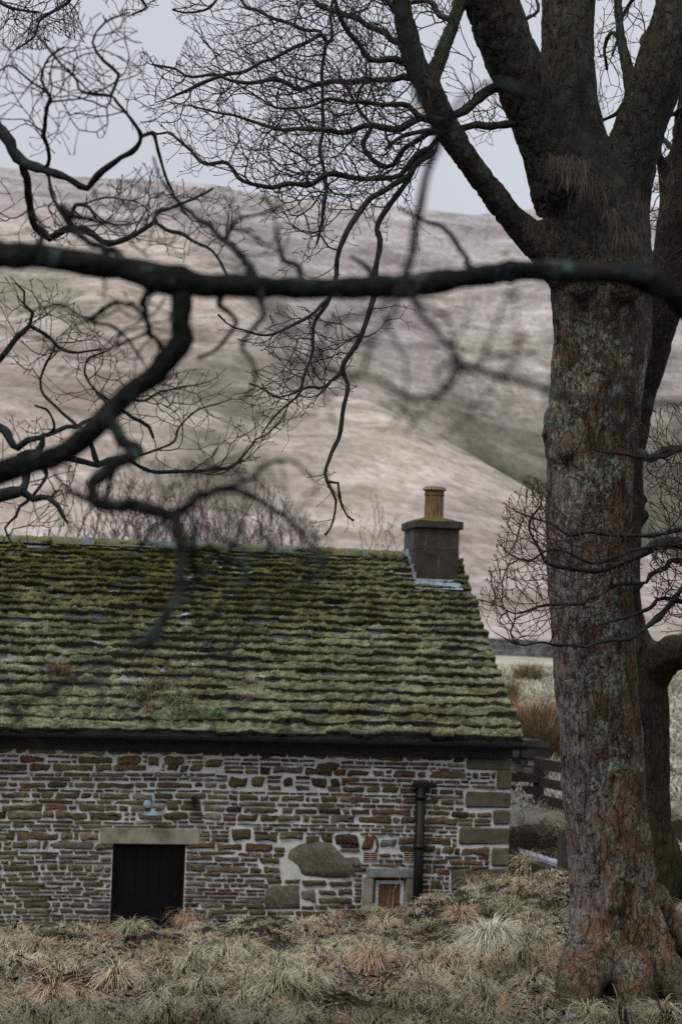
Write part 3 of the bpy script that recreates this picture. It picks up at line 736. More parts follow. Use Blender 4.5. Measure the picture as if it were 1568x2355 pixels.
V = np.concatenate(V); m_ = len(xs_); i = np.arange(na * m_).reshape(na, m_)
mesh('ridge_stone', V, np.stack([i[:-1, :-1], i[:-1, 1:], i[1:, 1:], i[1:, :-1]], -1).reshape(-1, 4), m_moss, roof, np.concatenate(Cc))
# moss tufts: short blades over the mossy parts
def blades(root, az, L, w_, ph0, ph1, col, seg=3, tipc=1.25):
    """root (n,3); az direction; L length; ph0 lean at root, ph1 lean at tip (radians from vertical)"""
    n = len(root); p = root.copy(); P = [p.copy()]
    d2 = np.stack([np.cos(az), np.sin(az)], -1)
    for k in range(seg):
        t = (k + .5) / seg; ph = ph0 + (ph1 - ph0) * t; st = (L / seg)[:, None]
        p = p + np.concatenate([d2 * np.sin(ph)[:, None], np.cos(ph)[:, None]], 1) * st; P.append(p.copy())
    side = np.stack([-d2[:, 1], d2[:, 0], 0 * az], -1)
    # blades face the way they grow or sideways at random
    mixr = rng.uniform(-1, 1, n)[:, None]; root_shade = .22  # blade roots coloured darker as painted self-shadow
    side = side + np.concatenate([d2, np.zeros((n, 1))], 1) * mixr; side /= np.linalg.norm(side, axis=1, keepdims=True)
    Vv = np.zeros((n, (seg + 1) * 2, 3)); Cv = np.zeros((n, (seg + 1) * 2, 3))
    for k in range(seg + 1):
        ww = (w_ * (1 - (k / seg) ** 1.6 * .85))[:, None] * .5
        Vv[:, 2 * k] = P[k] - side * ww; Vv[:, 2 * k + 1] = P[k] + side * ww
        f = root_shade + (tipc - root_shade) * (k / seg) ** .8; Cv[:, 2 * k] = col * f; Cv[:, 2 * k + 1] = col * f
    base = np.arange(n)[:, None] * ((seg + 1) * 2)
    Fq = np.concatenate([np.stack([base[:, 0] + 2 * k, base[:, 0] + 2 * k + 1, base[:, 0] + 2 * k + 3, base[:, 0] + 2 * k + 2], -1) for k in range(seg)])
    return Vv.reshape(-1, 3), Fq, Cv.reshape(-1, 3)
NM = 70000
jj = rng.integers(0, NXR - 1, NM * 2); ii = rng.integers(1, n - 1, NM * 2)
sel = (cover.reshape(n, m)[ii, jj] > .35) & (TM[ii, jj] > .01) & (TM[ii, jj] < .93) & (xr[jj] > -.6); ii, jj = ii[sel][:NM], jj[sel][:NM]
Vr = np.stack([edgeX, Yr, Zr], -1)
root = Vr[ii, jj] + rng.normal(0, .006, (len(ii), 3)) * [1, .5, 0]
bc = c.reshape(n, m, 3)[ii, jj] * rng.uniform(.7, 1.7, (len(ii), 1))
Lm = rng.uniform(.012, .038, len(ii))
bv, bf, bcol = blades(root, rng.uniform(0, 6.28, len(ii)), Lm, np.full(len(ii), .006), rng.uniform(0, .5, len(ii)), rng.uniform(.4, 1.5, len(ii)), bc, 2, 1.3)
mesh('moss', bv, bf, m_grass, roof, bcol)
# grass tufts rooted in the moss low on the roof
def roofpt(u, v):
    d = ray(u, v); nrm = np.array([0, -uz, ux]); p0 = np.array([0, EY, EZ + .06])
    t = ((p0 - EYE) @ nrm) / (d @ nrm); return EYE + d * t
def tuftpart(name, u, v, spread, nb, L, col, parent):
    c0 = roofpt(u, v); r_ = np.zeros((nb, 3)); r_[:, 0] = c0[0] + rng.normal(0, spread, nb); dy = rng.normal(0, spread * .45, nb)
    r_[:, 1] = c0[1] + dy; r_[:, 2] = c0[2] + dy * uz / ux
    q = blades(r_, rng.uniform(0, 6.28, nb), rng.uniform(.6, 1.3, nb) * L, np.full(nb, .007), rng.uniform(0, .6, nb), rng.uniform(.9, 2.2, nb),
               np.array(col) * rng.uniform(.6, 1.3, (nb, 1)), 4)
    return mesh(name, q[0], q[1], m_grass, parent, q[2])
for (u, v, s_, nb, L, cc_, lb) in [(135, 1548, .10, 500, .10, (.26, .17, .11), 'rusty dead grass'), (370, 1580, .12, 600, .09, (.34, .31, .22), None), (405, 1610, .11, 500, .07, (.25, .26, .16), None),
                      (575, 1572, .035, 260, .09, (.38, .34, .27), 'pale dead grass'), (568, 1608, .045, 260, .1, (.42, .34, .26), 'pale dead grass'), (500, 1650, .04, 90, .15, (.16, .22, .12), 'green grass'),
                      (440, 1640, .12, 500, .08, (.25, .26, .17), None), (340, 1640, .02, 60, .09, (.36, .22, .13), 'rusty dead grass'), (320, 1600, .1, 400, .08, (.27, .27, .17), None),
                      (850, 1600, .03, 80, .06, (.3, .2, .13), None), (1075, 1510, .02, 50, .05, (.3, .18, .1), None), (880, 1655, .025, 80, .07, (.32, .27, .18), None)]:
    o = tuftpart('grass_tuft', u, v, s_, nb, L, cc_, roof)
    if lb: o['label'] = lb + ' tuft growing in the roof moss'
# gutter, fascia and brackets
mb = MB(); gy, gz, gr = EY - .075, 2.045, .062; V = []; n_ = 9
for x in (X0 - .1, RX1 + .035):
    for k in range(n_): a = math.pi + math.pi * k / (n_ - 1); V.append((x, gy + gr * math.cos(a), gz + gr * math.sin(a)))
    for k in range(n_): a = 2 * math.pi - math.pi * k / (n_ - 1); V.append((x, gy + (gr - .006) * math.cos(a), gz + (gr - .006) * math.sin(a)))
N2 = 2 * n_
mb.add(V, [(k, (k + 1) % N2, (k + 1) % N2 + N2, k + N2) for k in range(N2)] + [tuple(range(N2)), tuple(range(N2, 2 * N2))[::-1]])
mb.add([(RX1 + .03, gy + gr * math.cos(math.pi + math.pi * k / 8), gz + gr * math.sin(math.pi + math.pi * k / 8)) for k in range(9)], [tuple(range(9))])
gut = mb.build('gutter', m_black, house)
for k in range(12):
    x = X0 + .3 + k * .98; mb = MB(); mb.tube([(x, EY + .19, gz - .13), (x, EY + .03, gz - .09), (x, gy, gz - gr - .006), (x, gy - gr - .004, gz)], .007, 5)
    mb.build('gutter_bracket', m_black, gut)
mb = MB(); mb.box(X0, X1, EY + .13, WY - .035, 1.86, 2.06, .004); mb.build('fascia_and_shade', m_blackboard, house)  # black board, carried lower to stand in for the eave's shadow

# chimney
ca = PY(957, 1300, 24.6); cb = PY(1055, 1300, 24.6); cx0, cx1 = ca[0], cb[0]; cy0, cy1 = 24.6, 25.42
ztop = PY(1000, 1216, 24.6)[2]
mb = MB(); z0 = 3.95; zb = PY(1000, 1266, 24.6)[2]
chl = [(z0, zb, [0, .52, 1.0]), (zb, ztop, [0, .2, .82, 1.0])]
for (za, zb_, fr) in chl:
    for a, b in zip(fr[:-1], fr[1:]):
        xa, xb = lerp(cx0, cx1, a), lerp(cx0, cx1, b); t = rng.uniform(.7, 1.3)
        mb.box(xa + .004, xb - .004, cy0, cy0 + .2, za + .003, zb_ - .003, .006, (t, t, t * .95), .002)
    for a, b in ((.2, .5), (.504, .82)):
        t = rng.uniform(1.2, 1.7)
        mb.box(cx0, cx0 + .2, cy0 + a * 1.0, min(cy0 + b, cy1), za + .003, zb_ - .003, .006, (t * 1.15, t * 1.28, t * 1.75), .002)
        mb.box(cx1 - .2, cx1, cy0 + a * 1.0, min(cy0 + b, cy1), za + .003, zb_ - .003, .006, (1, 1, 1), .002)
chim = mb.build('chimney', m_chim, house)
mb = MB(); mb.box(cx0 + .012, cx1 - .012, cy0 + .008, cy1 - .01, z0, ztop - .005); mb.build('mortar', m_chmort, chim)
mb = MB(); o_h = .045
mb.box(cx0 - o_h, cx1 + o_h, cy0 - o_h, cy1 + o_h, ztop, ztop + .105, .014, (.9, .9, .9), .006); mb.build('cap', m_chim, chim)
# flaunching with moss
V = []; Fc = []; gx_, gy_ = np.meshgrid(np.linspace(cx0 - .04, cx1 + .04, 44), np.linspace(cy0 - .04, cy1 + .04, 50))
pcx, pcy = (PY(975, 1180, 25)[0] + PY(1020, 1180, 25)[0]) / 2, 25.0
dd = np.maximum(np.abs(gx_ - (cx0 + cx1) / 2) / ((cx1 - cx0) / 2 + .04), np.abs(gy_ - pcy) / ((cy1 - cy0) / 2 + .04))
zz = ztop + .10 + .105 * np.maximum(1 - dd, 0) ** .8 + .012 * fbm(xyz(gx_, gy_), 16, 3, 2)
mk = sstep(-.35, .1, fbm(xyz(gx_, gy_), 7, 3, 12))[..., None]
i = np.arange(44 * 50).reshape(50, 44)
mesh('flaunching', np.stack([gx_, gy_, zz], -1).reshape(-1, 3), np.stack([i[:-1, :-1], i[:-1, 1:], i[1:, 1:], i[1:, :-1]], -1).reshape(-1, 4), m_moss, chim,
     lerp(np.array([.07, .07, .06]), np.array([.095, .095, .025]), mk).reshape(-1, 3))
pz0 = ztop + .17; pz1 = PY(1000, 1120, 25)[2]; prd = (PY(1020, 1150, 25)[0] - PY(976, 1150, 25)[0]) / 2
mb = MB(); mb.lathe(pcx, pcy, [(prd * 1.05, pz0), (prd * 1.0, pz0 + .03), (prd * .98, pz1 - .13), (prd * 1.06, pz1 - .12), (prd * 1.06, pz1 - .10), (prd * 1.0, pz1 - .09), (prd * 1.02, pz1 - .06),
     (prd * 1.2, pz1 - .045), (prd * 1.2, pz1 - .02), (prd * .95, pz1), (prd * .8, pz1), (prd * .75, pz1 - .1)], 12)
pot = mb.build('chimney_pot', m_clay, chim)
mb = MB(); mb.lathe(pcx, pcy, [(prd * 1.21, pz1 - .05), (prd * 1.27, pz1 - .035), (prd * 1.05, pz1 - .016)], 24, squash=1.0); mb.build('rim', m_terracotta, pot, True)
# lead flashing
mb = MB()
zf = lambda y: EZ + (y - EY) * uz / ux + .045
mb.box(cx0 - .012, cx1 + .012, cy0 - .012, cy0 + .05, zf(cy0) - .05, zf(cy0) + .055, .004)
mb.add([(cx0 - .03, cy0 - .13, zf(cy0 - .13) + .012), (cx1 + .04, cy0 - .13, zf(cy0 - .13) + .012), (cx1 + .03, cy0, zf(cy0) + .02), (cx0 - .03, cy0, zf(cy0) + .02)], [(0, 1, 2, 3)])
V = []
for k in range(4):
    y0_ = cy0 + k * .16; zs = zf(y0_)
    mb.box(cx0 - .016, cx0 - .002, y0_ - .02, y0_ + .165, zs - .03, zs + .15)
mb.build('lead_flashing', m_lead, chim)

# ------------------------------------------------------------------ trees
def D3(pts, n_=None):
    """(u, v, depth, radius in photo px) -> world point + radius in metres"""
    return [(*PD(u, v, d), r_ * d / F) for u, v, d, r_ in pts]
def dense(path, step):
    P = np.array(path, float); out = []
    Q = np.vstack([2 * P[0] - P[1], P, 2 * P[-1] - P[-2]])
    for k in range(1, len(Q) - 2):
        p0, p1, p2, p3 = Q[k - 1], Q[k], Q[k + 1], Q[k + 2]
        n = max(1, int(np.linalg.norm((p2 - p1)[:3]) / step))
        for i in range(n):
            t = i / n
            q = .5 * ((2 * p1) + (-p0 + p2) * t + (2 * p0 - 5 * p1 + 4 * p2 - p3) * t * t + (-p0 + 3 * p1 - 3 * p2 + p3) * t ** 3)
            q[3] = p1[3] + (p2[3] - p1[3]) * t
            out.append(q)
    out.append(P[-1]); return np.array(out)
class Skel:
    def __init__(s): s.P = []; s.par = []; s.r = []; s.own = []
    def path(s, path, step=.05, wig=0.0, attach=True, own=2, seed=0, r0=None):
        Q = dense(path, step)
        if wig:
            for a in range(3): Q[:, a] += wig * vnoise(xyz(np.arange(len(Q)) * .33, a * 17.3 + seed * 5.1, 0), 1.0, 50 + a)* np.minimum(1, np.arange(len(Q)) / 3)
        start = -1
        if attach and s.P:
            A = np.array(s.P); start = int(((A - Q[0, :3]) ** 2).sum(1).argmin())
        prev = start
        for k, q in enumerate(Q):
            if k == 0 and start >= 0: continue
            s.P.append(q[:3].copy()); s.par.append(prev); s.r.append(max(q[3], .0012)); s.own.append(own); prev = len(s.P) - 1
        return prev
    def shoots(s, env, life=7, step=.03, gap=2, seed=1, pf=(2, 4), ang=.8, trop=(0, 0, .04), wob=.17, dmin=.024, maxn=30000, src=(1, 2), side=(.7, 1.35), minr=0.0, prob=1.0, thin=0.0):
        """ordered side shoots: every shoot zigzags and forks again and again, staying inside the crown volumes"""
        g = np.random.default_rng(seed); rnd = g.random; trop = np.array(trop, float)
        vols = [([(float(a), float(b)) for a, b in p], d0, d1) for p, d0, d1 in env]
        def inside(p):
            q = RT @ (p - EYE); d = -q[2]
            if d <= .1: return False
            u = CU + F * q[0] / d; v = CV - F * q[1] / d
            for poly, d0, d1 in vols:
                if d0 <= d <= d1:
                    c = False; j = len(poly) - 1
                    for i in range(len(poly)):
                        a, b = poly[i], poly[j]
                        if (a[1] > v) != (b[1] > v) and u < (b[0] - a[0]) * (v - a[1]) / (b[1] - a[1]) + a[0]: c = not c
                        j = i
                    if c: return True
            return False
        n0 = len(s.P); cells = {}
        key = lambda p: (int(p[0] // dmin), int(p[1] // dmin), int(p[2] // dmin))
        for i, p in enumerate(s.P): cells.setdefault(key(p), i)
        haskid = set(s.par[:n0]); Q = []
        for i in range(n0):
            if s.own[i] not in src or s.par[i] < 0: continue
            if s.own[i] in (1, 2) and minr and s.r[i] > minr * 8 and rnd() < .5: continue
            d = s.P[i] - s.P[s.par[i]]; d = d / (np.linalg.norm(d) + 1e-9); tip = i not in haskid
            if not tip and (i % gap or rnd() > prob): continue
            if not inside(s.P[i]): continue
            if tip: Q.append((i, d, life, g.normal(0, 1, 3)))
            else:
                r_ = g.normal(0, 1, 3); r_ -= d * (r_ @ d); r_ /= np.linalg.norm(r_); a = g.uniform(*side)
                Q.append((i, d * math.cos(a) + r_ * math.sin(a), life - int(rnd() < .4), r_))
        g.shuffle(Q) if False else random.shuffle(Q)
        from collections import deque
        Q = deque(Q)
        while Q and len(s.P) - n0 < maxn:
            i, d, lf, ax = Q.popleft(); p = s.P[i]; par = i; ok = True
            for k in range(g.integers(pf[0], pf[1] + 1)):
                d = d + g.normal(0, wob, 3) + trop; d /= np.linalg.norm(d)
                q = p + d * step * (.7 + .6 * rnd()); c = key(q); o = cells.get(c)
                if (o is not None and o != par and o != s.par[par]) or not inside(q): ok = False; break
                s.P.append(q); s.par.append(par); s.r.append(0.0); s.own.append(1); par = len(s.P) - 1; cells[c] = par; p = q
            if not ok or lf <= 0 or (thin and rnd() < thin * max(0.0, .5 + .5 * float(math.sin(p[0] * 7.1 + 2.3 * math.sin(p[2] * 5.3)) * math.sin(p[2] * 8.7 + 1.7 * math.sin(p[1] * 4.1 + p[0] * 3.0))))): continue
            # fork: the axis stays roughly in one plane with some turn
            ax = ax + g.normal(0, .6, 3); w_ = np.cross(d, ax); w_ /= np.linalg.norm(w_) + 1e-9; w_ = np.cross(w_, d)
            sg = 1 if rnd() < .5 else -1; a1 = ang * (.25 + .35 * rnd()); a2 = ang * (.7 + .5 * rnd())
            Q.append((par, d * math.cos(a1) + sg * w_ * math.sin(a1), lf - 1, ax))
            if rnd() < .85: Q.append((par, d * math.cos(a2) - sg * w_ * math.sin(a2), lf - 1 - int(rnd() < .5), ax))
    def radii(s, tip, e=2.3, grow=1.0):
        n = len(s.P); acc = np.zeros(n); r_ = np.array(s.r)
        kids = np.zeros(n, int)
        for i in range(n - 1, -1, -1):
            base = acc[i] if kids[i] else tip ** e
            rad = max(base ** (1 / e), 0)
            if r_[i] <= 0: r_[i] = rad
            if s.par[i] >= 0: acc[s.par[i]] += base; kids[s.par[i]] += 1
        # a fresh twig never starts thicker than the branch it leaves
        for i in range(n):
            if s.par[i] >= 0 and s.own[i] == 1: r_[i] = min(r_[i], .9 * r_[s.par[i]] if s.own[s.par[i]] != 1 else r_[s.par[i]])
        r_ = np.where((kids == 0) & (np.array(s.own) == 1), r_ * 1.7, r_)     # buds
        s.R = r_
    def emit(s, name, mat, parent, own=None, sides=5, col=(.05, .045, .035), tipcol=None, rough=0.0, tipr=.004, minr=0.0):
        P = np.array(s.P); par = np.array(s.par); Rr = np.array(s.R); own_ = np.array(s.own)
        m = np.ones(len(P), bool) if own is None else np.isin(own_, own)
        ids = np.where(m)[0]
        d = P - P[np.maximum(par, 0)]
        root = par < 0
        first = {}
        for i in ids:
            if par[i] >= 0: first.setdefault(par[i], i)
        for i in ids:
            if root[i]: d[i] = P[first[i]] - P[i] if i in first else np.array([0, 0, 1.])
        d /= np.linalg.norm(d, axis=1, keepdims=True) + 1e-9
        # average with first child direction
        dd = d.copy()
        for p_, c_ in first.items(): dd[p_] = d[p_] + d[c_]
        dd /= np.linalg.norm(dd, axis=1, keepdims=True) + 1e-9
        def rings(pos, dirs, rad):
            ref = np.array([.31, .9, .2]); ref /= np.linalg.norm(ref)
            a = np.cross(dirs, ref); a /= np.linalg.norm(a, axis=1, keepdims=True) + 1e-9; b = np.cross(dirs, a)
            t = np.arange(sides) * 2 * math.pi / sides
            return pos[:, None] + rad[:, None, None] * (np.cos(t)[None, :, None] * a[:, None] + np.sin(t)[None, :, None] * b[:, None])
        rr = Rr.copy()
        if rough: rr = rr * (1 + rough * vnoise(P, 14, 5) + rough * vnoise(P, 45, 6))
        idx = -np.ones(len(P), int); idx[ids] = np.arange(len(ids))
        A = rings(P[ids], dd[ids], rr[ids])
        seg = ids[~root[ids]]
        own_start = np.array([(idx[par[i]] < 0) or (Rr[i] < .72 * Rr[par[i]]) or first.get(par[i]) != i for i in seg], bool) if len(seg) else np.zeros(0, bool)
        ex = seg[own_start]
        B = rings(P[par[ex]], d[ex], np.minimum(rr[ex] * 1.25, rr[par[ex]] if len(ex) else 0)) if len(ex) else np.zeros((0, sides, 3))
        V = np.concatenate([A, B]).reshape(-1, 3)
        st = idx[par[seg]].copy(); st[own_start] = len(ids) + np.arange(len(ex)); en = idx[seg]
        k = np.arange(sides); k2 = (k + 1) % sides
        Fq = np.stack([st[:, None] * sides + k, st[:, None] * sides + k2, en[:, None] * sides + k2, en[:, None] * sides + k], -1).reshape(-1, 4)
        cr = np.concatenate([Rr[ids], Rr[ex]]) if len(ex) else Rr[ids]
        if tipcol is not None:
            f = np.clip(1 - (cr - tipr * .6) / tipr, 0, 1)[:, None]; c = lerp(np.array([col]), np.array([tipcol]), f)
        else: c = np.tile(np.array(col), (len(cr), 1))
        pc = np.concatenate([P[ids], P[par[ex]]]) if len(ex) else P[ids]
        c = c * (1 + .35 * vnoise(pc, 6, 3))[:, None]
        return mesh(name, V, Fq, mat, parent, np.repeat(c, sides, 0))
def in_poly(poly, u, v):
    poly = np.array(poly, float); n = len(poly); c = np.zeros(len(u), bool); j = n - 1
    for i in range(n):
        a, b = poly[i], poly[j]
        t = ((a[1] > v) != (b[1] > v)) & (u < (b[0] - a[0]) * (v - a[1]) / (b[1] - a[1] + 1e-9) + a[0]); c ^= t; j = i
    return c
def cloud(poly, n, d0, d1, seed=0):
    """growth targets filling a volume seen as this outline from the path, between two depths"""
    g = np.random.default_rng(seed); poly = np.array(poly, float); out = []
    while len(out) < n:
        u = g.uniform(poly[:, 0].min(), poly[:, 0].max(), 2000); v = g.uniform(poly[:, 1].min(), poly[:, 1].max(), 2000)
        k = in_poly(poly, u, v); dd = g.uniform(d0, d1, 2000)
        dm = (d0 + d1) / 2
        for a, b, c in zip(u[k], v[k], dd[k]): out.append(PD(a, b, c))
    return np.array(out[:n])

# --- the big sycamore: trunk and limbs blended into one body
TD = 13.0
trunk_axis = [(1440, 2440, 150), (1436, 2330, 128), (1425, 2240, 117), (1418, 2160, 108), (1410, 2060, 100), (1404, 1960, 96), (1390, 1850, 94), (1382, 1700, 94),
              (1374, 1600, 93), (1366, 1500, 95), (1360, 1400, 95), (1354, 1290, 95), (1352, 1190, 97), (1358, 1090, 100), (1362, 980, 104), (1374, 880, 108),
              (1384, 780, 112), (1382, 680, 117), (1378, 590, 122), (1370, 500, 122), (1362, 430, 112), (1350, 380, 95)]
def w4(pts, D=TD): return [(*PD(p[0], p[1], p[3] if len(p) > 3 else D), p[2] * (p[3] if len(p) > 3 else D) / F) for p in pts]
limbs = {
 'L2': [(1310, 470, 80, 12.95), (1268, 360, 66, 12.9), (1225, 250, 60, 12.8), (1185, 150, 62, 12.7), (1150, 60, 62, 12.6), (1120, -30, 60, 12.5), (1075, -160, 52, 12.3), (1030, -320, 44, 12.1)],
 'L3': [(1365, 430, 85, 13.1), (1330, 330, 66, 13.15), (1312, 230, 60, 13.2), (1305, 120, 60, 13.3), (1308, 0, 62, 13.4), (1315, -130, 56, 13.5), (1325, -300, 46, 13.7)],
 'L4': [(1415, 470, 80, 13.0), (1440, 380, 66, 12.95), (1475, 280, 60, 12.9), (1505, 200, 60, 12.85), (1535, 100, 58, 12.8), (1568, 10, 54, 12.75), (1610, -120, 48, 12.7), (1650, -280, 40, 12.6)],
 'L1': [(1310, 630, 55, 12.9), (1262, 580, 44, 12.85), (1200, 527, 33, 12.8), (1135, 445, 29, 12.7), (1070, 362, 29, 12.6), (1022, 280, 30, 12.5), (985, 205, 28, 12.4), (950, 130, 25, 12.35), (928, 50, 23, 12.3), (915, -40, 22, 12.2), (900, -160, 18, 12.1)],
 'L1b': [(985, 190, 20, 12.4), (1010, 135, 16, 12.45), (1034, 80, 16, 12.5), (1052, 20, 15, 12.5), (1070, -60, 13, 12.6)],
 'L5': [(1458, 205, 22, 12.95), (1440, 150, 15, 13.0), (1428, 90, 13, 13.05), (1422, 20, 13, 13.1), (1416, -80, 11, 13.1)],
}
roots = [[(1362, 2110, 46, 12.9), (1328, 2200, 34, 12.75), (1300, 2280, 26, 12.5), (1272, 2390, 22, 12.2)],
         [(1385, 2170, 50, 12.8), (1352, 2260, 36, 12.5), (1335, 2370, 28, 12.2)],
         [(1478, 2120, 46, 12.9), (1525, 2210, 34, 12.8), (1572, 2300, 28, 12.6), (1640, 2390, 24, 12.4)],
         [(1450, 2200, 50, 12.7), (1462, 2300, 40, 12.45), (1470, 2420, 34, 12.15)], [(1495, 2050, 36, 13.1), (1545, 2140, 28, 13.2), (1600, 2220, 22, 13.3)]]
sub = Skel()
main_paths = [w4(trunk_axis)] + [w4(v) for v in limbs.values()] + [w4(v) for v in roots]
mbv, mbf = MB(), None
for i, pth in enumerate(main_paths):
    Q = dense(pth, .06)
    mbv.tube([q[:3] for q in Q], [q[3] for q in Q], 22)
for (u, v, r_, d) in [(1276, 965, 26, 12.92), (1272, 1000, 26, 12.92), (1276, 1040, 24, 12.92), (1310, 1030, 34, 12.80), (1330, 925, 24, 12.72), (1285, 1250, 24, 12.85), (1335, 650, 34, 12.62), (1290, 420, 45, 12.75),
                      (1440, 650, 40, 12.65), (1250, 540, 30, 12.85), (1410, 2080, 16, 12.69)]:
    p = PD(u, v, d); q = r_ * d / F; mbv.lathe(p[0], p[1], [(q * math.cos(a), p[2] + 1.25 * q * math.sin(a)) for a in np.linspace(-1.5, 1.5, 7)], 12)
tb = PD(1430, 2355, TD)
syc = thing('sycamore_tree', (float(tb[0]), float(tb[1]), .5), 'large bare sycamore with a thick lichen-patched trunk standing on the bank at the right', 'tree')
tmp = mbv.build('trunk', m_bark, None, True)
md = tmp.modifiers.new('r', 'REMESH'); md.mode = 'VOXEL'; md.voxel_size = .016; md.use_smooth_shade = True
ms = tmp.modifiers.new('s', 'SMOOTH'); ms.factor = .8; ms.iterations = 9
dg = bpy.context.evaluated_depsgraph_get(); ev = tmp.evaluated_get(dg); me2 = ev.to_mesh()
nv = len(me2.vertices); co = np.zeros(nv * 3, np.float32); me2.vertices.foreach_get('co', co); co = co.reshape(-1, 3).astype(float)
no = np.zeros(nv * 3, np.float32); me2.vertices.foreach_get('normal', no); no = no.reshape(-1, 3).astype(float)
nl = len(me2.loops); lv = np.zeros(nl, np.int32); me2.loops.foreach_get('vertex_index', lv)
fq = lv.reshape(-1, 4) if nl == 4 * len(me2.polygons) else None
ev.to_mesh_clear(); bpy.data.objects.remove(tmp)
# bark relief: long plates and furrows, fluted foot
st = co * [1, 1, .3]
h1 = fbm(st, 9, 3, 101); h2 = np.abs(fbm(st, 17, 3, 120)); h3 = fbm(co * [1, 1, .55], 34, 2, 130)
plates = sstep(.0, .12, fbm(co * [1, 1, .45] + 3 * 0, 6.5, 4, 140))
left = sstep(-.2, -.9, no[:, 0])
disp = .015 * h1 - .016 * np.exp(-(h2 / .07) ** 2) * (.5 + .8 * left) + .006 * h3 + .007 * plates
foot = sstep(1.7, .5, co[:, 2]); ang = np.arctan2(co[:, 1] - tb[1], co[:, 0] - tb[0])
disp += foot * (.02 * np.sin(ang * 9 + co[:, 2] * 1.3 + 2 * fbm(co, 2, 2, 149)) + .05 * fbm(co * [1, 1, .5], 5, 4, 150))
co2 = co + no * disp[:, None]
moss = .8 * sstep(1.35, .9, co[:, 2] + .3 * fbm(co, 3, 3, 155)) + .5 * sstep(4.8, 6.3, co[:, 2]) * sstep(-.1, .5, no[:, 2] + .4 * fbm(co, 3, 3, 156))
side_light = left * sstep(.9, 1.4, co[:, 2]) * sstep(5.2, 4.2, co[:, 2]) * .8  # left-facing bark painted paler, as side light would make it
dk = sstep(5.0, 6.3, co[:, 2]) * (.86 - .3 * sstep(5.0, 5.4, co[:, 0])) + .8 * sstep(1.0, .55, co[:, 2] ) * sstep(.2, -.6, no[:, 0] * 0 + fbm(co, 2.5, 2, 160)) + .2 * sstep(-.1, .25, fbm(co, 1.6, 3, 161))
mesh('trunk', co2, [fq], m_bark, syc, np.stack([np.clip(moss, 0, 1), side_light, np.clip(dk, 0, 1)], -1))
# fibrous dead roots and grass hanging from the fork
def strands(name, spots, col, parent, mat=None):
    Vs, Fs, Cs = [], [], []; b = 0
    for (u, v, d, su, nb, L, az0) in spots:
        r_ = np.array([PD(u + rng.normal(0, su), v + rng.normal(0, su * .35), d + rng.normal(0, .02)) for _ in range(nb)])
        q = blades(r_, az0 + rng.normal(0, .9, nb), L * rng.uniform(.4, 1.3, nb), np.full(nb, .004), rng.uniform(1.7, 2.5, nb), rng.uniform(2.8, 3.4, nb), np.array(col) * rng.uniform(.5, 1.4, (nb, 1)), 5)
        Vs.append(q[0]); Fs.append(q[1] + b); Cs.append(q[2]); b += len(q[0])
    return mesh(name, np.concatenate(Vs), np.concatenate(Fs), mat or m_grass, parent, np.concatenate(Cs))
strands('hanging_roots', [(1290, 358, 12.5, 16, 70, .13, -1.8), (1330, 372, 12.5, 14, 80, .16, -1.5), (1350, 400, 12.5, 8, 60, .26, -1.5), (1310, 400, 12.5, 9, 60, .14, -1.5),
                          (1428, 520, 12.55, 9, 90, .22, -1.4), (1405, 480, 12.5, 9, 60, .16, -1.4), (1380, 600, 12.45, 16, 80, .10, -1.4)], (.10, .07, .048), syc)

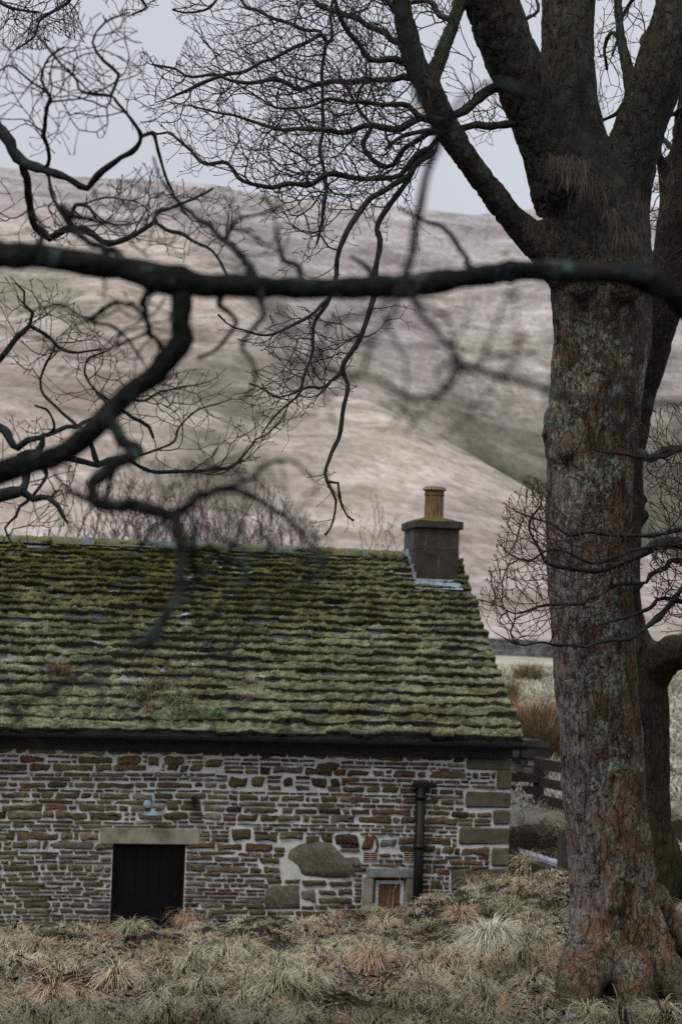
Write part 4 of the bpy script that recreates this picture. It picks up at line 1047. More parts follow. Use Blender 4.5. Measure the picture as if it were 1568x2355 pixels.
# --- its branches and twigs
S1 = Skel()
def P_(pts): return w4([(p[0], p[1], p[2], p[3]) for p in pts])
S1.path(P_([(p[0], p[1], p[2] * .5, p[3]) for p in limbs['L1']]), .06, attach=False, own=9)
S1.path(P_([(p[0], p[1], p[2] * .5, p[3]) for p in limbs['L1b']]), .06, own=9)
S1.path(P_([(p[0], p[1], p[2] * .5, p[3]) for p in limbs['L2']]), .06, attach=False, own=9)
S1.path(P_([(p[0], p[1], p[2] * .5, p[3]) for p in limbs['L3']]), .06, attach=False, own=9)
S1.path(P_([(p[0], p[1], p[2] * .5, p[3]) for p in limbs['L4']]), .06, attach=False, own=9)
S1.path(P_([(p[0], p[1], p[2] * .5, p[3]) for p in limbs['L5']]), .06, own=9)
BR = [
 [(940, 110, 9, 12.35), (900, 85, 8, 12.4), (860, 62, 7, 12.6), (790, 30, 6, 12.9), (735, 5, 5, 13.1), (690, -40, 4, 13.3)],
 [(955, 150, 9, 12.4), (905, 140, 8, 12.3), (860, 128, 7, 12.2), (800, 80, 6, 12.1), (770, 20, 5, 12.0), (750, -30, 4, 12.0)],
 [(1200, 195, 14, 12.8), (1122, 207, 12, 12.7), (1080, 240, 11, 12.6), (1042, 262, 10, 12.5), (960, 268, 9, 12.3), (905, 292, 8, 12.2), (840, 288, 7, 12.2), (760, 296, 6, 12.2), (690, 300, 5, 12.3), (610, 285, 4, 12.4), (520, 255, 3, 12.5), (440, 235, 2.4, 12.6)],
 [(1215, 285, 10, 12.8), (1150, 287, 8, 12.7), (1095, 278, 8, 12.6), (1042, 296, 7, 12.5), (990, 300, 6, 12.3), (930, 320, 5, 12.1), (880, 350, 4, 11.9)],
 [(1000, 335, 9, 12.5), (960, 360, 8, 12.4), (900, 400, 8, 12.3), (830, 412, 7.5, 12.2), (750, 404, 7, 12.1), (690, 422, 6, 12.0), (620, 425, 5.5, 12.0), (560, 408, 5, 12.0), (510, 378, 4.4, 12.1), (450, 352, 3.8, 12.2), (400, 318, 3, 12.3), (350, 290, 2.4, 12.4)],
 [(965, 175, 8, 12.4), (905, 190, 7, 12.6), (840, 182, 6.5, 12.8), (770, 195, 6, 13.0), (700, 205, 5.5, 13.2), (640, 180, 5, 13.3), (560, 185, 4.5, 13.4), (480, 178, 3.6, 13.5), (400, 165, 3, 13.6), (350, 150, 2.2, 13.7)],
 [(770, -60, 12, 13.4), (760, 30, 11, 13.3), (754, 102, 10, 13.2), (738, 205, 9, 13.1), (744, 308, 7, 13.0), (740, 380, 6, 12.9), (746, 440, 5, 12.8), (735, 500, 3.6, 12.7), (720, 560, 2.6, 12.7)],
 [(756, 90, 11, 13.2), (728, 77, 10, 13.1), (690, 100, 9.5, 13.0), (641, 123, 9, 12.9), (605, 149, 8, 12.8), (550, 170, 6, 12.7), (487, 190, 5, 12.7), (440, 208, 4, 12.6), (390, 225, 3, 12.6)],
 [(756, 95, 9, 13.2), (710, 70, 8, 13.4), (660, 55, 7, 13.5), (615, 36, 6, 13.6), (564, 5, 5, 13.8), (520, -40, 4, 13.9)],
 [(1015, 345, 9, 12.5), (975, 355, 8, 12.5), (930, 420, 8, 12.45), (890, 470, 7.5, 12.4), (868, 520, 7, 12.4), (866, 600, 7, 12.35), (858, 680, 6.5, 12.3), (830, 775, 6, 12.2), (797, 850, 5.5, 12.2), (790, 930, 5, 12.1), (772, 1020, 4.5, 12.1), (756, 1095, 4.2, 12.0), (772, 1150, 3, 12.0), (760, 1190, 2.4, 12.0), (735, 1225, 1.8, 12.0)],
 [(756, 1100, 3, 12.0), (775, 1110, 3.4, 12), (772, 1145, 3, 12), (790, 1185, 2.2, 12), (805, 1195, 1.6, 12)],
 [(1005, 340, 9, 12.5), (965, 362, 8, 12.3), (900, 430, 7.5, 12.0), (850, 465, 7, 11.9), (810, 520, 6.5, 11.8), (785, 570, 6, 11.7), (770, 620, 5.5, 11.7), (748, 690, 5, 11.6), (722, 760, 4.5, 11.6), (705, 830, 4, 11.6), (690, 900, 3.2, 11.5), (640, 950, 2.4, 11.5), (600, 1000, 1.8, 11.5)],
 [(748, 690, 4.5, 11.6), (700, 735, 4, 11.5), (640, 765, 3.4, 11.4), (590, 772, 2.8, 11.3), (540, 750, 2, 11.2), (500, 715, 1.5, 11.2)],
 [(797, 850, 4, 12.2), (750, 880, 3.4, 12.1), (700, 900, 3, 12.0), (640, 905, 2.2, 12.0), (570, 880, 1.6, 12.0)],
 [(995, 300, 8, 12.4), (940, 345, 7, 12.7), (880, 385, 6, 12.9), (835, 330, 5.5, 13.0), (850, 290, 5, 13.0), (820, 250, 4, 13.1), (790, 200, 3, 13.1)],
 [(965, 268, 7, 12.3), (930, 240, 6, 12.1), (880, 235, 5, 12.0), (820, 225, 4.4, 11.9), (740, 240, 3.8, 11.8), (660, 240, 3, 11.8), (590, 225, 2.4, 11.8)],
 [(1042, 50, 8, 12.5), (1000, 20, 7, 12.7), (960, 5, 6, 12.9), (900, -30, 5, 13.0)],
 [(1428, 90, 6, 13.05), (1400, 80, 5, 13.2), (1385, 120, 4, 13.3), (1395, 170, 3, 13.4)],
 [(1480, 215, 6, 12.9), (1440, 235, 5, 13.2), (1405, 262, 4, 13.4), (1378, 275, 3, 13.5)],
 [(1510, 140, 5, 12.8), (1480, 100, 4.4, 13.1), (1500, 50, 4, 13.3), (1510, 0, 3.4, 13.4), (1515, -50, 3, 13.5)],
 [(1175, 90, 6, 12.7), (1200, 60, 5, 12.9), (1225, 20, 4, 13.0), (1235, -40, 3, 13.1)],
 [(940, 60, 8, 12.3), (880, -20, 7, 12.5), (800, -70, 6, 12.6), (700, -90, 5, 12.8), (600, -60, 4, 13.0), (520, -10, 3.4, 13.2), (450, 25, 2.6, 13.3), (400, 20, 2, 13.3)],
]
for k, b in enumerate(BR): S1.path(P_(b), .05, wig=.035, own=1 if k not in () else 1, seed=k)
top = [(330, 110), (400, 150), (440, 60), (470, 110), (400, 40), (380, -60), (1060, -60), (1075, 30), (1010, 130), (990, 180), (1000, 300), (1010, 345), (985, 420), (960, 400), (940, 500), (900, 470), (890, 590), (850, 530), (800, 640), (760, 560), (700, 600), (690, 530), (620, 580), (650, 500), (590, 520), (610, 470), (540, 480), (560, 440), (500, 450), (470, 400), (400, 430), (410, 380), (330, 370), (380, 330), (300, 300), (340, 260), (280, 230), (330, 200), (290, 160)]
low = [(640, 690), (760, 720), (780, 690), (960, 700), (950, 760), (880, 780), (925, 870), (880, 900), (840, 860), (810, 930), (750, 900), (770, 960), (700, 960), (730, 1040), (640, 1060), (660, 980), (590, 1010), (600, 950), (520, 930), (600, 880), (560, 850), (640, 830), (570, 790), (490, 760), (500, 720), (600, 755)]
S1.path(P_([(1010, 352, 5, 12.5), (1030, 430, 4, 12.5), (1000, 500, 3.4, 12.4), (1015, 540, 2.4, 12.3)]), .05, wig=.03, seed=77)
env = [(top, 11.3, 14.0), (low, 11.2, 12.8), ([(1370, -60), (1500, -60), (1500, 60), (1470, 180), (1400, 290), (1372, 230)], 12.7, 14.2), ([(1130, -60), (1240, -60), (1244, 90), (1200, 60)], 12.5, 13.8),
       ([(1000, 330), (1110, 170), (1215, 300), (1150, 345), (1060, 330)], 12.2, 13.4), ([(1000, 50), (1060, 40), (1120, 190), (1020, 250), (1010, 160)], 12.1, 13.4),
       ([(700, 1080), (830, 1070), (820, 1210), (760, 1245), (690, 1190)], 11.7, 12.4), ([(940, 470), (1070, 470), (1060, 570), (960, 590)], 11.9, 12.8), ([(620, 640), (700, 550), (800, 550), (790, 640)], 11.5, 12.6)]
S1.shoots(env, life=8, step=.033, gap=1, seed=3, ang=.85, dmin=.034, maxn=38000, src=(1,), pf=(2, 4), prob=.75, thin=.34, trop=(-.05, 0, .05))
S1.radii(.0017, 2.45)
S1.emit('crown', m_twig, syc, own=[1], sides=4, col=(.030, .030, .024), tipcol=(.045, .038, .032), tipr=.006, rough=.15)

# --- second tree behind it
S2 = Skel()
B2 = [(1498, 2080, 66, 18), (1495, 2000, 60, 18), (1492, 1900, 54, 18), (1490, 1800, 52, 18), (1490, 1700, 52, 18), (1484, 1600, 56, 18), (1462, 1500, 50, 18), (1440, 1420, 42, 18), (1434, 1300, 40, 18), (1438, 1200, 42, 18),
      (1442, 1080, 36, 18), (1458, 950, 40, 18), (1490, 820, 44, 17.8), (1520, 700, 48, 17.6), (1545, 600, 48, 17.5), (1552, 500, 44, 17.4), (1556, 430, 36, 17.4), (1565, 340, 24, 17.3), (1572, 250, 22, 17.2), (1590, 120, 20, 17.0), (1600, -60, 16, 17)]
limb2 = [(1490, 1560, 50, 18), (1530, 1510, 44, 17.8), (1580, 1495, 42, 17.5), (1660, 1480, 38, 17.2), (1760, 1400, 30, 17.0), (1850, 1200, 22, 16.8), (1900, 1000, 15, 16.7), (1880, 800, 9, 16.6), (1920, 620, 3, 16.5)]
prong = [(1535, 470, 20, 17.4), (1524, 410, 14, 17.4), (1513, 350, 11, 17.3), (1509, 300, 10, 17.3), (1520, 280, 10, 17.2), (1545, 262, 10, 17.1), (1580, 235, 9, 17)]
knobs = [(1474, 1150, 16, 18), (1478, 1188, 18, 18), (1474, 1345, 13, 17.8), (1440, 1345, 30, 17.8)]
mb2 = MB()
for pth in (B2, limb2, prong, [(1510, 1950, 50, 18), (1560, 2040, 40, 18.1), (1600, 2110, 34, 18.2)], [(1480, 1950, 50, 18), (1440, 2040, 40, 17.8), (1420, 2110, 34, 17.6)]):
    Q = dense(w4(pth), .09); mb2.tube([q[:3] for q in Q], [q[3] for q in Q], 18)
for u, v, r_, d in knobs:
    p = PD(u, v, d); q = r_ * d / F; mb2.lathe(p[0], p[1], [(q * math.cos(a), p[2] + q * math.sin(a)) for a in np.linspace(-1.5, 1.5, 7)], 12)
tb2 = PD(1496, 2050, 18)
back = thing('old_tree', (float(tb2[0]), float(tb2[1]), 1.0), 'dark twisted bare tree standing just behind the big sycamore, partly hidden by it', 'tree')
def organic(name, mbx, mat, parent, vox, base_z, moss_top=0.0, dark=0.3, low_moss=.5):
    t_ = mbx.build(name, mat, None, True)
    md = t_.modifiers.new('r', 'REMESH'); md.mode = 'VOXEL'; md.voxel_size = vox
    ms = t_.modifiers.new('s', 'SMOOTH'); ms.factor = .8; ms.iterations = 6
    dg = bpy.context.evaluated_depsgraph_get(); ev = t_.evaluated_get(dg); m_ = ev.to_mesh(); nv = len(m_.vertices)
    co = np.zeros(nv * 3, np.float32); m_.vertices.foreach_get('co', co); co = co.reshape(-1, 3).astype(float)
    no = np.zeros(nv * 3, np.float32); m_.vertices.foreach_get('normal', no); no = no.reshape(-1, 3).astype(float)
    lv = np.zeros(len(m_.loops), np.int32); m_.loops.foreach_get('vertex_index', lv); f_ = lv.reshape(-1, 4)
    ev.to_mesh_clear(); bpy.data.objects.remove(t_)
    st = co * [1, 1, .35]; h = .02 * fbm(st, 6, 4, 201) - .015 * np.exp(-(fbm(st, 11, 2, 203) / .1) ** 2) + .02 * fbm(co, 2.2, 2, 205)
    co = co + no * (h * (vox / .03))[:, None]
    mo = sstep(base_z + .9, base_z + .2, co[:, 2]) * low_moss + moss_top * sstep(.35, .8, no[:, 2])
    return mesh(name, co, [f_], mat, parent, np.stack([np.clip(mo, 0, 1), 0 * mo, np.clip(dark + .35 * fbm(co, 1.5, 3, 207) + .3 * sstep(4, 6, co[:, 2]), 0, 1)], -1))
organic('trunk', mb2, m_bark2, back, .03, .9, moss_top=.6)
S2.path(w4([(p[0], p[1], p[2] * .5, p[3]) for p in B2]), .1, attach=False, own=9)
S2.path(w4([(p[0], p[1], p[2] * .5, p[3]) for p in limb2]), .1, own=9)
for k, b in enumerate([
  [(1480, 880, 10, 17.7), (1462, 800, 9, 17.3), (1450, 720, 8, 17), (1455, 640, 6, 16.9), (1470, 540, 5, 16.9), (1475, 470, 4, 16.9)],
  [(1500, 780, 8, 17.5), (1475, 680, 7, 17.6), (1480, 600, 6, 17.6), (1440, 560, 5, 17.7), (1450, 500, 4, 17.7)],
  [(1444, 1052, 12, 17.8), (1500, 1046, 10, 17.4), (1560, 1036, 9, 17), (1640, 1020, 7, 16.8)],
  [(1565, 330, 9, 17.2), (1530, 330, 6, 17.6), (1500, 300, 5, 17.8), (1520, 240, 4, 17.8)],
  [(1600, -40, 8, 17), (1540, -60, 7, 17.2), (1470, -20, 5, 17.5), (1430, 40, 4, 17.7), (1400, 130, 3, 17.8)]]): S2.path(w4(b), .07, wig=.05, seed=90 + k)
env = [([(1440, 480), (1500, 300), (1568, 200), (1640, 300), (1640, 560), (1500, 760), (1440, 740)], 16.2, 18.8), ([(1480, 940), (1660, 880), (1800, 400), (2150, 500), (2000, 1300), (1660, 1260), (1490, 1240)], 15.8, 18.2), ([(1370, -80), (1600, -80), (1500, 120), (1380, 330), (1360, 200)], 16.8, 18.8)]
S2.shoots(env, life=7, thin=.3, step=.05, gap=2, seed=5, dmin=.05, maxn=12000, src=(1, 2, 9))
S2.radii(.0024, 2.5)
S2.emit('crown', m_twig, back, own=[1, 2], sides=4, col=(.032, .032, .026), tipcol=(.05, .04, .034), tipr=.006)

# --- low spreading branches of a young tree whose stem stands right of the view
S3 = Skel(); sx, sy = 5.75, 12.9; gz3 = float(ground(sx, sy))
yt = thing('young_tree', (sx, sy, gz3), 'bare tree at the right edge, low lichened branches crossing before the sycamore trunk', 'tree')
S3.path([(sx, sy, gz3 - .15, .13), (sx + .02, sy, gz3 + .6, .11), (sx - .03, sy + .02, gz3 + 1.6, .095), (sx + .05, sy, gz3 + 2.8, .08), (sx + .02, sy, gz3 + 4.2, .05), (sx + .1, sy, gz3 + 5.6, .02)], .08, attach=False, own=0)
def stem(z): return (sx, sy, z)
E3 = [
 (2.9, [(1640, 1256, 20, 12.7), (1568, 1250, 17, 12.5), (1513, 1253, 15, 12.35), (1491, 1263, 12, 12.3), (1445, 1293, 9, 12.25), (1392, 1312, 8, 12.2), (1351, 1314, 7.5, 12.2), (1298, 1304, 7, 12.2), (1252, 1285, 6, 12.2), (1233, 1258, 5, 12.2), (1220, 1223, 4.5, 12.2), (1225, 1185, 4, 12.2), (1239, 1156, 3, 12.25), (1236, 1120, 2, 12.3)]),
 (2.7, [(1600, 1290, 9, 12.7), (1526, 1303, 8, 12.5), (1491, 1325, 7, 12.4), (1483, 1344, 6, 12.35), (1419, 1347, 5.5, 12.3), (1378, 1368, 5, 12.2), (1351, 1373, 5, 12.2), (1338, 1387, 4.6, 12.2), (1265, 1395, 4.4, 12.15), (1225, 1403, 4, 12.1), (1185, 1410, 3, 12.1), (1150, 1403, 2.2, 12.1), (1110, 1385, 1.6, 12.1)]),
 (2.4, [(1610, 1310, 10, 12.7), (1568, 1357, 10, 12.5), (1526, 1411, 9, 12.4), (1472, 1454, 8, 12.3), (1432, 1475, 7, 12.2), (1373, 1475, 6, 12.15), (1351, 1483, 5, 12.1), (1284, 1482, 4.4, 12.1), (1249, 1478, 4, 12.0), (1209, 1491, 3, 12.0), (1171, 1478, 2, 12.0), (1150, 1465, 1.5, 12)]),
 (3.1, [(1600, 1225, 8, 12.6), (1494, 1234, 6, 12.4), (1419, 1236, 5.5, 12.25), (1350, 1222, 5, 12.2), (1311, 1226, 4.5, 12.2), (1262, 1208, 3.6, 12.2), (1228, 1190, 3, 12.2), (1190, 1172, 2.2, 12.2), (1160, 1150, 1.6, 12.2)]),
 (3.0, [(1600, 1260, 8, 12.7), (1480, 1265, 6, 12.2), (1420, 1278, 5.5, 12.0), (1360, 1290, 5, 12.0), (1300, 1268, 4.4, 12.0), (1255, 1275, 4, 12.0), (1210, 1290, 3.4, 12.0), (1170, 1275, 2.4, 12.0), (1140, 1240, 1.6, 12.0)]),
 (3.6, [(1600, 1030, 9, 12.6), (1513, 1047, 7, 12.45), (1472, 1050, 6, 12.4), (1419, 1046, 5, 12.3), (1360, 1030, 3, 12.3)]),
 (2.2, [(1620, 1400, 8, 12.7), (1526, 1380, 7, 12.5), (1500, 1395, 6, 12.4), (1455, 1415, 5, 12.3), (1400, 1428, 4, 12.2), (1360, 1440, 3, 12.2)])]
for k, (z_, b) in enumerate(E3):
    w_ = [(p_[0], p_[1], p_[2], p_[3] * .8) for p_ in w4(b)]; S3.path([(sx, sy, w_[0][2] - .05, w_[0][3] * 1.1)] + w_, .045, wig=.022, seed=120 + k)
env = [([(1090, 1400), (1140, 1250), (1160, 1150), (1215, 1090), (1275, 1110), (1275, 1490), (1200, 1495), (1140, 1470)], 11.5, 12.7), ([(1262, 1110), (1470, 1160), (1480, 1300), (1400, 1450), (1265, 1480)], 11.7, 12.45),
       ([(1470, 940), (1660, 900), (1900, 200), (2150, 500), (2100, 1300), (1680, 1500), (1500, 1480), (1490, 1200)], 11.9, 13.9)]
S3.shoots(env, life=6, thin=.2, step=.036, gap=1, seed=8, dmin=.034, maxn=14000, src=(0, 2), trop=(-.03, 0, .10), wob=.13, ang=.8, pf=(2, 4))
S3.radii(.0019, 2.5)
S3.emit('trunk', m_bark2, yt, own=[0], sides=8, col=(.3, 0, .5))
S3.emit('crown', m_twig, yt, own=[1, 2], sides=5, col=(.022, .026, .022), tipcol=(.07, .042, .034), tipr=.0045, rough=.3)

# --- gnarled tree left of the view, nearer, its boughs reaching in from the left
S4 = Skel(); gx4, gy4 = -1.1, 8.6; gz4 = float(ground(gx4, gy4))
gt = thing('gnarled_tree', (gx4, gy4, gz4), 'crooked bare tree with mossy elbowed boughs reaching in at the left edge', 'tree')
S4.path([(gx4, gy4, gz4 - .15, .2), (gx4 + .05, gy4, gz4 + .8, .16), (gx4 - .05, gy4 + .05, gz4 + 2.2, .13), (gx4 + .1, gy4, gz4 + 3.8, .11), (gx4, gy4, gz4 + 5.2, .07), (gx4 + .1, gy4, gz4 + 6.8, .03)], .1, attach=False, own=0)
L4 = [
 [(-350, 120, 22, 8.6), (-150, 190, 20, 8.6), (0, 305, 15, 8.5), (25, 345, 13, 8.5), (52, 370, 12, 8.5), (100, 387, 10, 8.4), (150, 408, 9, 8.3), (185, 430, 9, 8.3), (205, 436, 8, 8.3), (232, 392, 7.5, 8.2), (268, 370, 7, 8.2), (305, 350, 6.5, 8.1), (325, 312, 6, 8.0), (300, 270, 4.5, 7.8), (270, 232, 4, 7.7), (250, 217, 4, 7.6), (197, 208, 3.4, 7.5), (160, 165, 3, 7.3), (128, 130, 2.6, 7.2), (100, 90, 2, 7.2)],
 [(50, 372, 11, 8.5), (62, 430, 9.5, 8.6), (76, 490, 9, 8.7), (92, 532, 9, 8.8), (110, 548, 9, 8.8), (145, 530, 8, 8.8), (195, 532, 8, 8.7), (250, 556, 7, 8.6), (300, 545, 6, 8.6), (345, 520, 5.5, 8.6), (354, 505, 5, 8.7), (374, 482, 4.5, 8.8), (420, 464, 4, 9), (462, 451, 3.4, 9.2), (492, 431, 2.6, 9.3)],
 [(108, 388, 6, 8.4), (112, 340, 5, 8.2), (100, 285, 5, 8.0), (110, 240, 4.5, 7.8), (120, 222, 4, 7.7), (100, 180, 3.5, 7.6), (118, 130, 3, 7.5), (150, 110, 2.4, 7.4)],
 [(252, 217, 3.4, 7.6), (275, 172, 4, 7.6), (240, 140, 3.6, 7.6), (213, 98, 3.2, 7.6), (240, 52, 2.6, 7.6), (300, 30, 2, 7.6)],
 [(326, 312, 5, 8.0), (352, 308, 5, 8.1), (365, 345, 4, 8.2), (380, 400, 3.4, 8.3), (395, 440, 2.6, 8.3)],
 [(120, 222, 3, 7.7), (60, 175, 2.6, 7.6), (20, 150, 2.2, 7.5), (-20, 180, 2, 7.5)],
 [(110, 390, 5, 8.4), (125, 460, 4.4, 8.3), (160, 500, 5, 8.2), (175, 470, 5, 8.1), (205, 475, 4.6, 8.0), (222, 500, 3.4, 8)],
 [(354, 508, 4, 8.7), (390, 530, 4.6, 8.6), (440, 552, 4.2, 8.5), (490, 578, 3.6, 8.4), (520, 630, 3, 8.3)],
 [(-300, 1230, 22, 8.6), (-120, 1170, 18, 8.6), (0, 1142, 15, 8.5), (46, 1126, 12, 8.5), (72, 1144, 8, 8.5), (118, 1150, 7, 8.4), (138, 1165, 6.5, 8.4), (150, 1188, 5, 8.4), (156, 1202, 3, 8.4)],
 [(55, 1125, 10, 8.5), (58, 1090, 11, 8.6), (50, 1050, 11, 8.6), (88, 1042, 10, 8.6), (92, 1005, 9, 8.6), (60, 1012, 8, 8.6), (42, 1030, 9, 8.6), (18, 1000, 10, 8.7), (0, 985, 11, 8.8), (-80, 960, 12, 8.8), (-300, 900, 16, 8.8)],
 [(50, 1062, 8, 8.6), (100, 1055, 7, 8.7), (144, 1052, 7, 8.8), (190, 1062, 7, 8.9), (220, 1067, 6.5, 9), (246, 1055, 6, 9), (287, 1052, 5.5, 9), (330, 1078, 5, 9.1), (359, 1083, 5, 9.2), (436, 1083, 4.4, 9.3), (482, 1080, 4.2, 9.4), (539, 1072, 3.6, 9.5), (564, 1037, 3, 9.6), (590, 1015, 2.6, 9.7), (616, 1001, 2.2, 9.8), (650, 960, 1.8, 9.9)],
 [(220, 1066, 6, 9), (213, 1030, 5.5, 9), (205, 1002, 5, 9), (190, 985, 4.4, 9), (172, 975, 4, 9)],
 [(92, 1000, 6, 8.6), (120, 998, 5.5, 8.7), (150, 985, 5, 8.8), (180, 978, 4.6, 8.9), (144, 948, 4, 8.9), (97, 893, 3.6, 9), (108, 842, 3, 9), (128, 796, 2.6, 9), (105, 770, 2.2, 9)],
 [(123, 998, 4, 8.7), (126, 965, 3.4, 8.6), (105, 945, 3, 8.5), (80, 935, 2.4, 8.5)],
 [(180, 978, 4.5, 8.9), (225, 955, 4, 9), (248, 930, 3.6, 9), (215, 890, 3.2, 9.1), (198, 855, 2.8, 9.2), (210, 820, 2.4, 9.2), (250, 800, 2, 9.3)],
 [(100, 1070, 5, 8.7), (108, 1092, 5, 8.7), (92, 1120, 4, 8.6), (76, 1140, 4, 8.6)],
 [(76, 1146, 4, 8.6), (45, 1165, 3.6, 8.6), (36, 1190, 3.2, 8.6), (12, 1215, 2.8, 8.6), (30, 1250, 2.2, 8.6), (40, 1270, 1.6, 8.6)],
 [(-200, 900, 9, 9), (-40, 850, 7, 9), (0, 821, 6.5, 9), (38, 772, 6, 9), (67, 749, 5, 9), (75, 720, 4, 9), (58, 700, 3.4, 9), (60, 670, 3, 9), (40, 650, 2.4, 9)],
 [(70, 752, 4.4, 9), (103, 768, 4, 9), (133, 795, 3.6, 9.1), (180, 812, 3, 9.2), (225, 805, 2.4, 9.3)],
 [(118, 1150, 4, 8.4), (125, 1130, 3, 8.4), (140, 1125, 2.6, 8.4), (146, 1142, 2, 8.4)],
 [(300, 1055, 4, 9), (345, 1040, 3.5, 9.1), (400, 1015, 3, 9.2), (414, 980, 2.6, 9.3), (440, 950, 2.2, 9.4), (500, 930, 1.8, 9.4)],
 [(270, 930, 3.5, 9.2), (300, 960, 4, 9.2), (340, 985, 4, 9.2), (352, 1010, 3.4, 9.2)],
 [(248, 932, 3.5, 9), (290, 920, 3.5, 9.1), (330, 925, 3, 9.2), (370, 900, 2.6, 9.3), (430, 890, 2, 9.4)]]
for k, b in enumerate(L4):
    w_ = w4(b)
    if b[0][0] < -100: w_ = [(gx4, gy4, w_[0][2] - .1, w_[0][3] * 1.2)] + w_
    S4.path(w_, .035, wig=.012, seed=160 + k)
env = [([(-40, 100), (120, 40), (300, 10), (345, 150), (345, 300), (250, 300), (200, 360), (60, 360), (-40, 260)], 7.0, 8.6), ([(-40, 390), (200, 440), (330, 370), (480, 430), (570, 480), (610, 570), (420, 610), (330, 560), (60, 570), (-40, 530)], 7.8, 9.6),
       ([(-40, 630), (120, 640), (240, 760), (310, 800), (290, 900), (180, 970), (60, 880), (-40, 800)], 8.4, 9.6), ([(240, 900), (340, 850), (660, 840), (660, 1000), (540, 1100), (360, 1100), (240, 1060)], 8.7, 10.0), ([(-40, 990), (60, 930), (110, 960), (180, 1040), (170, 1210), (40, 1270), (-40, 1240)], 8.2, 9.0)]
S4.shoots(env, life=6, thin=.34, step=.036, gap=2, seed=9, dmin=.032, maxn=15000, src=(2,), wob=.2, ang=.95, trop=(0, 0, .06))
S4.radii(.0014, 2.5)
S4.emit('trunk', m_bark2, gt, own=[0], sides=12, col=(.3, 0, .5), rough=.1)
S4.emit('crown', m_twig, gt, own=[1, 2], sides=6, col=(.020, .023, .020), tipcol=(.06, .045, .038), tipr=.003, rough=.18)
# crisp twigs hanging in at the top left corner: the sycamore's neighbour
S6 = Skel()
hx, hy = -1.6, 13.2; hz = float(ground(hx, hy))
ht = thing('hillside_tree', (hx, hy, hz), 'bare tree left of the view whose fine twigs hang into the top left corner', 'tree')
S6.path([(hx, hy, hz - .15, .22), (hx, hy, hz + 2, .17), (hx + .1, hy, hz + 4.5, .13), (hx + .2, hy, hz + 7.5, .07), (hx + .3, hy, hz + 8.6, .03)], .15, attach=False, own=0)
for k, b in enumerate([[(-420, -260, 22, 13.2), (-150, -180, 16, 13.1), (60, -150, 10, 13), (170, -80, 7, 12.9), (165, -10, 5, 12.8), (140, 15, 4, 12.8), (95, 45, 3.4, 12.8), (82, 80, 2.8, 12.8), (45, 108, 2, 12.8)],
                       [(60, -150, 8, 13), (140, -60, 6, 13), (200, -40, 5, 13), (300, -30, 4, 13), (340, 10, 3, 13), (300, 35, 2, 13)],
                       [(-150, -180, 8, 13.1), (-60, -60, 6, 13), (0, 0, 4.5, 13), (40, 30, 3.4, 13), (90, 20, 2.6, 13)]]):
    w_ = w4(b)
    if k == 0: w_ = [(hx + .15, hy, w_[0][2] - .3, w_[0][3] * 1.2)] + w_
    S6.path(w_, .05, wig=.03, seed=200 + k)
skip = [o_ == 0 for o_ in S6.own]
S6.shoots([([(-40, -80), (200, -80), (185, 40), (200, 100), (130, 80), (100, 118), (40, 112), (-40, 100)], 12.0, 13.8), ([(210, -80), (420, -80), (380, 5), (300, 45), (235, 10)], 12.4, 13.8)], life=7, step=.034, gap=1, seed=10, dmin=.03, maxn=8000, src=(2,), trop=(.02, 0, -.05))
S6.radii(.0017, 2.5)
S6.emit('trunk', m_bark2, ht, own=[0], sides=12, col=(.3, 0, .5)); S6.emit('crown', m_twig, ht, own=[1, 2], sides=4, col=(.03, .03, .025), tipcol=(.045, .04, .034))

